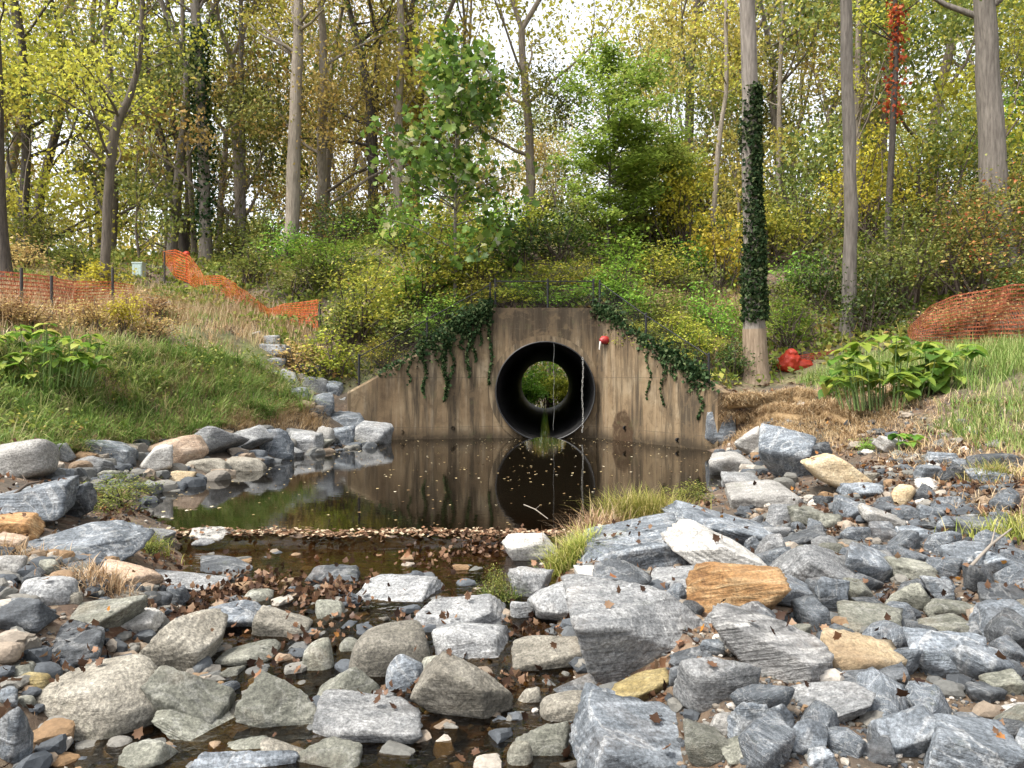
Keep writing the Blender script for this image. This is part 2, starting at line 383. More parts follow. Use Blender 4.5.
# ------------------------------------------------------------------ headwall, pipe, railing
def concrete_mat(name, seed, stain=None):
    m, nt = new_mat(name)
    pos = nd(nt, 'NewGeometry').outputs['Position']
    base = ramp(nt, noise(nt, mapping(nt, pos, loc=(seed, 0, 0)), .9, 7, .62), [(.28, (.085,.058,.034)), (.43, (.18,.125,.072)), (.55, (.22,.16,.095)), (.72, (.30,.24,.16))])
    st = noise(nt, mapping(nt, pos, loc=(seed, 0, 0), sc=(2.2, 2.2, .2)), 1.5, 8, .7, .35)
    dark = ramp(nt, st, [(.41, .95), (.54, 0.)])
    c = mixc(nt, dark, base, (.055,.042,.028))
    pale = ramp(nt, noise(nt, mapping(nt, pos, loc=(seed + 9, 3, 0), sc=(3.4, 3.4, .22)), 1.3, 5, .6), [(.55, 0.), (.72, .6)])
    c = mixc(nt, pale, c, (.37,.30,.21))
    z = nd(nt, 'SeparateXYZ', Vector=pos).outputs[2]
    # weathered top band and the tide mark above the pool
    jit = math_(nt, 'MULTIPLY_ADD', noise(nt, mapping(nt, pos, sc=(4, 4, .6)), 1.5, 4), 1.3, -.65)
    top = nd(nt, 'MapRange', Value=math_(nt, 'ADD', z, jit), _1=2.0, _2=3.0).outputs[0]
    c = mixc(nt, math_(nt, 'MULTIPLY', top, .85), c, (.042,.032,.021))
    tide = nd(nt, 'MapRange', Value=math_(nt, 'MULTIPLY_ADD', jit, .12, z), _1=.30, _2=.06).outputs[0]
    c = mixc(nt, math_(nt, 'MULTIPLY', tide, .85), c, (.035,.026,.016))
    # joints of the form boards
    fz = math_(nt, 'ABSOLUTE', math_(nt, 'SUBTRACT', math_(nt, 'FRACT', math_(nt, 'DIVIDE', math_(nt, 'ADD', z, .32), 1.22)), .5))
    line = math_(nt, 'LESS_THAN', fz, .007)
    c = mixc(nt, math_(nt, 'MULTIPLY', line, .5), c, (.08,.065,.045))
    if stain:
        d = nd(nt, 'VectorMath', {'operation': 'SUBTRACT'}, _0=pos, _1=stain).outputs[0]
        l = nd(nt, 'VectorMath', {'operation': 'LENGTH'}, _0=mapping(nt, d, sc=(1, 1, .72))).outputs['Value']
        l = math_(nt, 'MULTIPLY_ADD', noise(nt, pos, 6, 3), .16, l)
        f = nd(nt, 'MapRange', Value=l, _1=.50, _2=.44).outputs[0]
        c = mixc(nt, math_(nt, 'MULTIPLY', f, .96), c, (.05,.03,.016))
    moss = ramp(nt, noise(nt, mapping(nt, pos, loc=(4, seed, 2)), 2.6, 6, .65), [(.60, 0.), (.72, .5)])
    c = mixc(nt, moss, c, (.09,.09,.04))
    sk = ramp(nt, noise(nt, mapping(nt, pos, loc=(seed, 2, 0), sc=(6, 6, .3)), 1.4, 7, .68, .2), [(.48, 0.), (.60, 1.)])
    mk = nd(nt, 'MapRange', Value=math_(nt, 'ADD', z, jit), _1=.5, _2=2.6).outputs[0]
    c = mixc(nt, math_(nt, 'MULTIPLY', math_(nt, 'MULTIPLY', sk, mk), .75), c, (.035,.025,.016))
    blot = ramp(nt, noise(nt, mapping(nt, pos, loc=(seed, 1, 5)), 3.6, 8, .7, .5), [(.50, 0.), (.62, .75)])
    c = mixc(nt, blot, c, (.12,.085,.05))
    fine = noise(nt, pos, 40, 6, .7)
    finish(nt, principled(nt, c, .88, math_(nt, 'ADD', fine, math_(nt, 'MULTIPLY', st, .6)), .45, .014, Specular_IOR_Level=.2)); return m
BLACK = simple_mat('black_steel', (.010,.010,.011), .85)
HW = (.82, 19.2, 0)
head = empty('concrete_headwall', HW)
tag(head, 'weathered tan concrete headwall with sloping wing walls around the culvert pipe', 'headwall')
XL, XR, ZT, ZB, TH = -.47, 2.1, 3.25, -.7, .35
cxh, czh, rh = XA0, 1.17, 1.235
# centre block with a round opening
NS = 96
ang = np.arange(NS) * 2 * pi / NS
circ = np.stack([cxh + rh * np.cos(ang), czh + rh * np.sin(ang)], 1)
def on_rect(a):
    dx, dz = cos(a), sin(a); t = 1e9
    if dx > 1e-6: t = min(t, (XR - cxh) / dx)
    if dx < -1e-6: t = min(t, (XL - cxh) / dx)
    if dz > 1e-6: t = min(t, (ZT - czh) / dz)
    if dz < -1e-6: t = min(t, (ZB - czh) / dz)
    return (cxh + dx * t, czh + dz * t)
rect = np.array([on_rect(a) for a in ang])
for cxr, czr in ((XL, ZB), (XR, ZB), (XL, ZT), (XR, ZT)):      # snap the nearest spoke to each corner
    k = np.argmin(np.hypot(rect[:, 0] - cxr, rect[:, 1] - czr)); rect[k] = (cxr, czr)
def ring3(r2, y): return np.stack([r2[:, 0], np.full(NS, y), r2[:, 1]], 1)
mb = MB(); y0, y1 = 19.2, 19.2 + TH
V = np.vstack([ring3(circ, y0), ring3(rect, y0), ring3(circ, y1), ring3(rect, y1)])
k = np.arange(NS); k2 = (k + 1) % NS
Fh = np.vstack([np.stack([k, k2, k2 + NS, k + NS], 1), np.stack([k2 + 2*NS, k + 2*NS, k + 3*NS, k2 + 3*NS], 1),
                np.stack([k2, k, k + 2*NS, k2 + 2*NS], 1), np.stack([k + NS, k2 + NS, k2 + 3*NS, k + 3*NS], 1)])
mb.add(V, Fh); mb.build('wall_panel', concrete_mat('concrete_centre', 0.), head, HW, smooth=False)
# raised ring cast round the opening, a pale worn band
mb = MB(); rr = rh + .16
circ2 = np.stack([cxh + rr * np.cos(ang), czh + rr * np.sin(ang)], 1); circ1 = np.stack([cxh + (rh + .002) * np.cos(ang), czh + (rh + .002) * np.sin(ang)], 1)
V = np.vstack([ring3(circ1, 19.196), ring3(circ1, 19.165), ring3(circ2, 19.172), ring3(circ2, 19.196)])
Fh = np.vstack([np.stack([k + a * NS, k2 + a * NS, k2 + (a + 1) * NS, k + (a + 1) * NS], 1) for a in range(3)])
mb.add(V, Fh); mb.build('opening_collar', concrete_mat('concrete_collar', 21.), head, HW, smooth=False)
def wing(A, B, zA, zB, name, mat):
    """sloped-top retaining wall from A to B (front face line)"""
    A = np.array(A); B = np.array(B); d = (B - A) / np.linalg.norm(B - A); n = np.array([-d[1], d[0]])
    if n[1] < 0: n = -n
    mb = MB(); N = 14; ts = np.linspace(0, 1, N); V = []
    for t in ts:
        q = A + (B - A) * t; z = zA + (zB - zA) * t
        ex = A + (B - A) * t + n * TH
        for (p, zz) in ((q, ZB), (q, z - .05), (q + n * .03, z), (ex, z), (ex, ZB)): V.append((p[0], p[1], zz))
    V = np.array(V); F = [(i * 5 + j, i * 5 + 5 + j, i * 5 + 6 + j, i * 5 + 1 + j) for i in range(N - 1) for j in range(4)]
    mb.add(V, F)
    e = (N - 1) * 5
    mb.add(V[e:e + 5], [(0, 1, 4, 4)][:0] or [(1, 2, 3, 4)]); mb.add(V[e:e + 5], [(0, 1, 4)])
    return mb.build(name, mat, head, HW, smooth=False)
wing((XL - .003, 19.205), (-3.95, 18.45), 3.15, 1.16, 'wing_wall', concrete_mat('concrete_wing', 5.))
STAIN = (2.62, 18.3, .18)
wing((XR + .003, 19.205), (4.2, 15.7), 3.2, 1.2, 'wing_wall', concrete_mat('concrete_wing_stained', 12., STAIN))
# weep holes: short black drain stubs through the wall
def stub(x, z, r=.05, proud=.03):
    y = float(wall_y(x)); mb = MB(); a = np.arange(13) * 2 * pi / 12
    mb.tube([(x, y + .1, z), (x, y - proud, z)], r, 10); mb.tube([(x, y - proud, z), (x, y + .1, z)], r * .7, 10)
    mb.tube([(x, y + .01, z), (x, y + .02, z)], [r * .7, .001], 10)
    o = mb.build('weep_hole', BLACK, head, HW); return o
for px, py in ((453, 428), (402, 432), (680, 440), (623, 428)):
    xx = (px - 512) / F_PX * (18.9 if px < 600 else 17.0); yy = float(wall_y(xx)); xx = (px - 512) / F_PX * yy; yy = float(wall_y(xx))
    stub(xx, CAMZ - (py - HZ) / F_PX * yy)
# old steel outlet with its red cap above and beside the opening
yy = 18.93; x0, z0 = (604 - 512) / F_PX * yy, CAMZ - (341 - HZ) / F_PX * yy
op = empty('outlet_pipe', (x0, yy, z0)); tag(op, 'short rusty outlet pipe with a red cap sticking out of the wing wall', 'pipe')
mb = MB(); mb.tube([(x0 + .42, yy + .1, z0), (x0 + .2, yy - .02, z0), (x0, yy - .1, z0)], .045, 10, cap=True); mb.build('pipe_barrel', simple_mat('rusty_steel', (.10,.06,.04), .7), op, (x0, yy, z0))
mb = MB(); mb.tube([(x0 + .10, yy - .06, z0), (x0 + .06, yy - .08, z0 + .01), (x0 - .05, yy - .12, z0 + .02), (x0 - .11, yy - .14, z0)], [.06, .11, .10, .05], 10, cap=True)
rc = mb.build('red_cap', simple_mat('red_plastic', (.30,.02,.02), .5), op, (x0, yy, z0))
mb = MB(); mb.tube([(x0 - .1, yy - .13, z0 - .02), (x0 - .12, yy - .14, z0 - .12), (x0 - .13, yy - .13, z0 - .22)], [.03, .02, .012], 6); mb.build('white_strap', simple_mat('white_cloth', (.6,.58,.55), .8), rc, (x0, yy, z0))

# corrugated culvert pipe
def pipe_mat():
    m, nt = new_mat('black_corrugated_plastic')
    co = nd(nt, 'NewGeometry').outputs['Position']
    c = ramp(nt, noise(nt, co, 3, 5), [(.3, (.005,.005,.006)), (.7, (.016,.015,.014))])
    finish(nt, principled(nt, c, .48, noise(nt, co, 30, 4), .1, .01)); return m
culv = empty('culvert_pipe', (XA0, YA0, 0)); tag(culv, 'large black corrugated culvert pipe running through the embankment', 'culvert pipe')
PM = pipe_mat()
ypts = np.arange(19.05, 38.6, .045); rads = 1.195 + .028 * np.sin((ypts - 19) * 2 * pi / .38)
rads[ypts < 19.35] = 1.215
mb = MB(); mb.tube(np.stack([pipe_x(ypts), ypts, np.full(len(ypts), czh)], 1), rads, 72)
mb.build('corrugated_barrel', PM, culv, (XA0, YA0, 0))
mb = MB()                                     # plain lip standing proud of the concrete
a0 = np.array([(1.205, 19.05), (1.205, 18.98), (1.24, 18.98), (1.24, 19.19)])
V = np.concatenate([np.stack([XA0 + r * np.cos(ang), np.full(NS, y), czh + r * np.sin(ang)], 1) for r, y in a0])
mb.add(V, Fh[:NS * 3]); mb.build('end_lip', PM, culv, (XA0, YA0, 0))
mb = MB()                                     # square end plate at the far mouth
rect4 = np.array([on_rect(a) for a in ang]); rect4 = np.array([(cxh, czh)]) + (rect4 - np.array([(cxh, czh)])) * 1.12
sh = XA1 - XA0
c0 = ring3(circ1 * [1, 1] - [.0, 0], 38.42); c0[:, 0] += sh; r0 = ring3(rect4, 38.42); r0[:, 0] += sh
mb.add(np.vstack([c0, r0]), np.stack([k, k2, k2 + NS, k + NS], 1)); mb.build('far_end_plate', concrete_mat('concrete_far', 33.), culv, (XA0, YA0, 0), smooth=False)

# chain hanging down the inside of the mouth
GALV = simple_mat('galvanised_links', (.38,.37,.34), .6)
chx = 1.74; mb = MB()
for i in range(33):
    z = 1.98 - i * .056; th = np.arange(9) * 2 * pi / 8
    o = np.stack([.018 * np.cos(th), 0 * th, .034 * np.sin(th)], 1)
    if i % 2: o = o[:, [1, 0, 2]]
    mb.tube(o + np.array([chx + .012 * sin(i * .31) + .006 * sin(i * 1.7), 18.97 + .01 * cos(i), z]), .0055, 5)
tag(mb.build('hanging_chain', GALV, None, (chx, 18.97, 1.98)), 'pale steel chain hanging down inside the mouth of the pipe', 'chain')
mb = MB(); rp = [(1.03 + .012 * sin(i), 18.99, 2.37 - i * .12) for i in range(19)]; mb.tube(rp, .0035, 5)
tag(mb.build('hanging_rope', simple_mat('grey_rope', (.2,.2,.19), .9), None, rp[0]), 'thin grey rope hanging down the middle of the pipe mouth', 'rope')

# chain-link railing on top of the wall, three runs
def railing(pts, label, hp=.78, zoff=0.):
    pts = [np.array(p, float) for p in pts]; t = empty('chain_link_railing', tuple(pts[0]))
    tag(t, label, 'railing', 'black chain link railings on the headwall')
    loc = tuple(pts[0])
    for p in pts:
        mb = MB(); mb.tube([p - [0, 0, .15], p + [0, 0, hp]], .027, 8, cap=True); po = mb.build('post', BLACK, t, loc); mb = MB(); mb.tube([p + [0, 0, hp + .002], p + [0, 0, hp + .03]], [.033, .015], 8, cap=True); mb.build('post_cap', BLACK, po, loc)
    for a, b in zip(pts[:-1], pts[1:]):
        mb = MB(); mb.tube([a + [0, 0, hp - .04], b + [0, 0, hp - .04]], .015, 8); mb.build('top_rail', BLACK, t, loc)
        L = np.linalg.norm(b - a); n = int(L / .11); m = int((hp - .1) / .11); mb = MB(); d = (b - a)
        for i in range(-m, n):
            for s in (1, -1):
                u0, u1, w0, w1 = (i, i + m, 0, m) if s > 0 else (i + m, i, 0, m)
                # clip the diagonal to the panel
                q = [(u0 + (u1 - u0) * f, w0 + (w1 - w0) * f) for f in np.linspace(0, 1, 2 * m + 1)]
                q = [c for c in q if 0 <= c[0] <= n]
                if len(q) < 2: continue
                mb.tube([a + d * (q[0][0] / n) + [0, 0, .05 + q[0][1] * .11], a + d * (q[-1][0] / n) + [0, 0, .05 + q[-1][1] * .11]], .0035, 3)
        mb.build('wire_mesh', BLACK, t, loc)
railing([(-.42, 19.38, 3.25), (.9, 19.38, 3.25), (2.05, 19.38, 3.25)], 'black railing along the level top of the wall above the pipe', .72)
railing([(-3.72, 18.7, 1.28), (-2.1, 19.03, 2.2), (-.55, 19.36, 3.1)], 'black mesh railing sloping down the ivy covered wing towards the stone swale')
railing([(4.12, 16.1, 1.22), (3.1, 17.8, 2.2), (2.2, 19.3, 3.15)], 'black mesh railing sloping down the wing towards the ivy clad trunk')
# ------------------------------------------------------------------ rock
def ico(sub):
    import bmesh
    bm = bmesh.new(); bmesh.ops.create_icosphere(bm, subdivisions=sub, radius=1.0)
    V = np.array([v.co[:] for v in bm.verts]); F = np.array([[v.index for v in f.verts] for f in bm.faces]); bm.free()
    return V / np.linalg.norm(V, axis=1)[:, None], F
ICO = {s: ico(s) for s in (1, 2, 3, 4, 5)}

def rock_mat(name, dark, base, light, band=.35, vein=0., spot=.25, stain=.35, seed=0., rough=.8):
    m, nt = new_mat(name)
    co = nd(nt, 'TexCoord').outputs['Object']; r = nd(nt, 'ObjectInfo').outputs['Random']
    off = nd(nt, 'CombineXYZ', X=math_(nt, 'MULTIPLY', r, 37.), Y=seed, Z=math_(nt, 'MULTIPLY', r, 11.)).outputs[0]
    v = nd(nt, 'VectorMath', {'operation': 'ADD'}, _0=co, _1=off).outputs[0]
    n1 = noise(nt, v, 4.2, 9, .66, .4)
    c = ramp(nt, n1, [(.28, dark), (.48, base), (.72, light)])
    rot = nd(nt, 'VectorRotate', {'rotation_type': 'AXIS_ANGLE'}, Vector=v, Axis=(1, .3, .2), Angle=math_(nt, 'MULTIPLY_ADD', r, 1.6, -.5)).outputs[0]
    bn = noise(nt, mapping(nt, rot, sc=(1, 1.3, 9)), 2.6, 7, .62, .8)
    bc = ramp(nt, bn, [(.34, dark), (.5, base), (.66, light)])
    c = mixc(nt, band, c, bc)
    if vein:
        vn = noise(nt, rot, 2.3, 5, .55, 1.2)
        vf = ramp(nt, math_(nt, 'ABSOLUTE', math_(nt, 'SUBTRACT', vn, .5)), [(.0, 1.), (.013, .7), (.03, 0.)])
        c = mixc(nt, math_(nt, 'MULTIPLY', vf, vein), c, (.62,.61,.58))
    fine = noise(nt, v, 62, 5, .75)
    mid_ = noise(nt, v, 21, 6, .72)
    c = mixc(nt, spot * .6, c, ramp(nt, mid_, [(.36, .12), (.5, .5), (.64, .92)]), 'OVERLAY')
    c = mixc(nt, spot, c, ramp(nt, fine, [(.38, .05), (.5, .5), (.62, .97)]), 'OVERLAY')
    sf = ramp(nt, noise(nt, v, 2.2, 6, .62), [(.56, 0.), (.72, stain)])
    c = mixc(nt, sf, c, (.23,.15,.085))
    al = ramp(nt, noise(nt, v, 3.1, 7, .7), [(.60, 0.), (.70, .5)])
    c = mixc(nt, math_(nt, 'MULTIPLY', al, math_(nt, 'FRACT', math_(nt, 'MULTIPLY', r, 7.3))), c, (.075,.08,.035))
    hs = nd(nt, 'HueSaturation', Color=c, Value=math_(nt, 'MULTIPLY_ADD', nd(nt, 'TexWhiteNoise', {'noise_dimensions': '1D'}, W=r).outputs[0], .5, .78), Saturation=1.0).outputs[0]
    h = math_(nt, 'ADD', math_(nt, 'MULTIPLY', n1, .7), math_(nt, 'ADD', math_(nt, 'MULTIPLY', mid_, .28), math_(nt, 'MULTIPLY', bn, band * .8)))
    finish(nt, principled(nt, hs, rough, h, .9, .06)); return m
RM = {
 'B': (rock_mat('slate_blue_stone', (.04,.046,.053), (.092,.105,.118), (.26,.28,.30), .5, .2, .5, .12, 1.), 'blue-grey'),
 'D': (rock_mat('dark_slate', (.016,.018,.021), (.045,.05,.055), (.15,.158,.165), .4, .14, .45, .15, 2.), 'dark slate'),
 'P': (rock_mat('pale_grey_gneiss', (.085,.089,.092), (.165,.168,.168), (.30,.298,.29), .5, .15, .5, .18, 3.), 'pale grey'),
 'W': (rock_mat('white_quartz_stone', (.15,.143,.128), (.29,.278,.255), (.45,.435,.405), .35, 0., .4, .3, 4.), 'whitish'),
 'T': (rock_mat('tan_grey_stone', (.07,.063,.048), (.165,.15,.12), (.29,.27,.225), .3, 0., .5, .22, 5.), 'tan-grey'),
 'O': (rock_mat('ochre_stone', (.10,.045,.016), (.25,.13,.045), (.42,.31,.17), .6, 0., .35, .3, 6.), 'ochre'),
 'C': (rock_mat('cream_stone', (.2,.135,.07), (.37,.285,.17), (.5,.43,.31), .3, 0., .35, .4, 7.), 'cream'),
 'G': (rock_mat('olive_grey_stone', (.045,.046,.034), (.12,.12,.095), (.26,.255,.21), .3, .1, .45, .2, 8.), 'olive-grey'),
 'K': (rock_mat('peach_stone', (.17,.11,.07), (.32,.23,.16), (.44,.36,.28), .3, 0., .4, .35, 9.), 'peach'),
 'Y': (rock_mat('mossy_yellow_stone', (.075,.055,.018), (.18,.135,.05), (.30,.25,.13), .55, 0., .4, .25, 10.), 'olive-yellow'),
 'S': (rock_mat('striped_gneiss', (.06,.06,.06), (.20,.197,.19), (.40,.39,.37), .9, 0., .4, .3, 11.), 'striped grey'),
}
def rock_shape(rng, style, sub=4):
    """unit radial rock: a jittered block cut by planes (a: angular, s: slab, r: rounded, w: wedge)"""
    U, F = ICO[sub]
    N = []; D = []
    for ax in range(3):
        for s in (1, -1):
            n = np.zeros(3); n[ax] = s; n += rng.normal(size=3) * (.30 if style in 'aw' else .16); n /= np.linalg.norm(n); N.append(n); D.append(rng.uniform(.72, .95))
    for i in range({'a': 7, 's': 6, 'r': 16, 'w': 6}[style]):
        n = rng.normal(size=3); n /= np.linalg.norm(n); N.append(n); D.append(rng.uniform(.82, 1.12) if style != 'r' else rng.uniform(.88, 1.0))
    if style == 'w':
        n = np.array([rng.choice([-1, 1]) * .75, -.25, .7]); n /= np.linalg.norm(n); N.append(n); D.append(.42)
    N = np.array(N); D = np.array(D)
    q = (U @ N.T) / D[None]
    pw = {'a': 60, 's': 55, 'r': 10, 'w': 60}[style]
    q = np.maximum(q, 1e-3); rad = ((q ** pw).sum(1)) ** (-1 / pw)
    sd = rng.randint(1 << 30)
    V = U * rad[:, None]
    V *= (1 + {'a': .07, 's': .06, 'r': .09, 'w': .07}[style] * sines(U, sd, .38, 2))[:, None]
    # chips and bedding ledges
    bed = rng.normal(size=3) * [.5, .5, 1]; bed /= np.linalg.norm(bed)
    w = V @ bed * rng.uniform(3.5, 6) + .6 * sines(V, sd + 1, .5, 2)
    led = (w - np.floor(w)); led = np.where(led < .8, led / .8, (1 - led) / .2)
    V *= (1 + (.035 if style != 'r' else .012) * (led - .5) + (.03 if style != 'r' else .018) * sines(V, sd + 2, 1.3, 5, .65))[:, None]
    return V, F
def fit(V, dims, roll=0., yaw=0.):
    c, s = cos(yaw), sin(yaw); V = V @ np.array([[c, s, 0], [-s, c, 0], [0, 0, 1]])
    return V
def rock_mesh(name, seed, style, dims, roll, mat, sub=4, pitch=0.):
    rng = R0(seed); V, F = rock_shape(rng, style, sub)
    W, Dp, H = dims
    V = V / np.abs(V).max(0); a = radians(roll)
    if pitch:
        b = -radians(pitch); V = V * np.array([W, Dp, H]); V = V @ np.array([[1, 0, 0], [0, cos(b), sin(b)], [0, -sin(b), cos(b)]]).T; V = V / np.abs(V).max(0)
    if roll:
        # proportions before the tilt such that the tilted outline fits the measured size
        ca, sa = abs(cos(a)), abs(sin(a)); det = ca * ca - sa * sa
        w0 = max((W * ca - H * sa) / det if det > .2 else W, .5 * W); h0 = max((H * ca - W * sa) / det if det > .2 else H * .5, .62 * H)
        V = V * np.array([w0, Dp, h0]) / 2
        V = V @ np.array([[cos(a), 0, sin(a)], [0, 1, 0], [-sin(a), 0, cos(a)]])
        lo, hi = V.min(0), V.max(0); V = (V - (lo + hi) / 2) / ((hi - lo) / 2) * np.array([W, Dp, H]) / 2
    else:
        lo, hi = V.min(0), V.max(0); V = (V - (lo + hi) / 2) / ((hi - lo) / 2) * np.array([W, Dp, H]) / 2
    mb = MB(); mb.add(V, F); return mb.data(name, mat), V

ROCKS = []      # (object, centre xyz, dims, image box)
TOPS = {}       # coarse height map of stone tops, for leaves that settle on them
CELL = .045
def stamp(V):
    i = np.floor(V[:, 0] / CELL).astype(int); j = np.floor(V[:, 1] / CELL).astype(int)
    for a, b, z in zip(i.tolist(), j.tolist(), V[:, 2].tolist()):
        k = (a, b)
        if z > TOPS.get(k, -9): TOPS[k] = z
def place(x0, y0, x1, y1, kind, style='a', roll=0, sub=None, seed=None, fat=.72):
    cx, cyy = (x0 + x1) / 2., (y0 + y1) / 2.; w, h = (x1 - x0) * 1.13, (y1 - y0) * 1.16
    p = at(min(max(cx, -60), 1090), y1 - .10 * h); Y0 = p[1]
    e = math.atan((cyy - HZ) / F_PX)
    W = w * Y0 / F_PX; D = fat * W
    for it in range(2):
        Yc = Y0 + .42 * D; W = w * Yc / F_PX; hh = h * Yc / F_PX
        D = min(fat * W, 1.6 * hh / max(sin(e), .05)); H = (hh - .55 * D * sin(e)) / cos(e)
        if H < .24 * W: H = min(.24 * W, hh * .8); D = max(.3 * W, (hh - H * cos(e)) / max(.55 * sin(e), .04)); D = min(D, 1.5 * W)
    c = np.array(P(cx, cyy, Yc)); zb = c[2] - H / 2; g = float(ground(c[0], c[1])[0]) - .05
    if zb > g: dz = min(zb - g, .35); H += dz; c[2] -= dz / 2
    if sub is None: sub = 5 if w > 85 else (4 if w > 30 else 3)
    sd = seed if seed is not None else int(cx * 7 + cyy * 131) % 99991
    me, V = rock_mesh('boulder' if w > 48 else 'rock', sd, style, (W, D, H), roll, RM[kind][0], sub, pitch=random.Random(sd).uniform(8, 30) if (style != 'r' and cyy > 480) else 0.)
    o = link('boulder' if W > .42 else 'rock', me, None, tuple(c))
    if c[1] < 11: stamp(V + c)
    ROCKS.append((o, c, (W, D, H), (x0, y0, x1, y1), kind, style))
    return o
A_ = []   # named landmark stones: (short name, px, py)
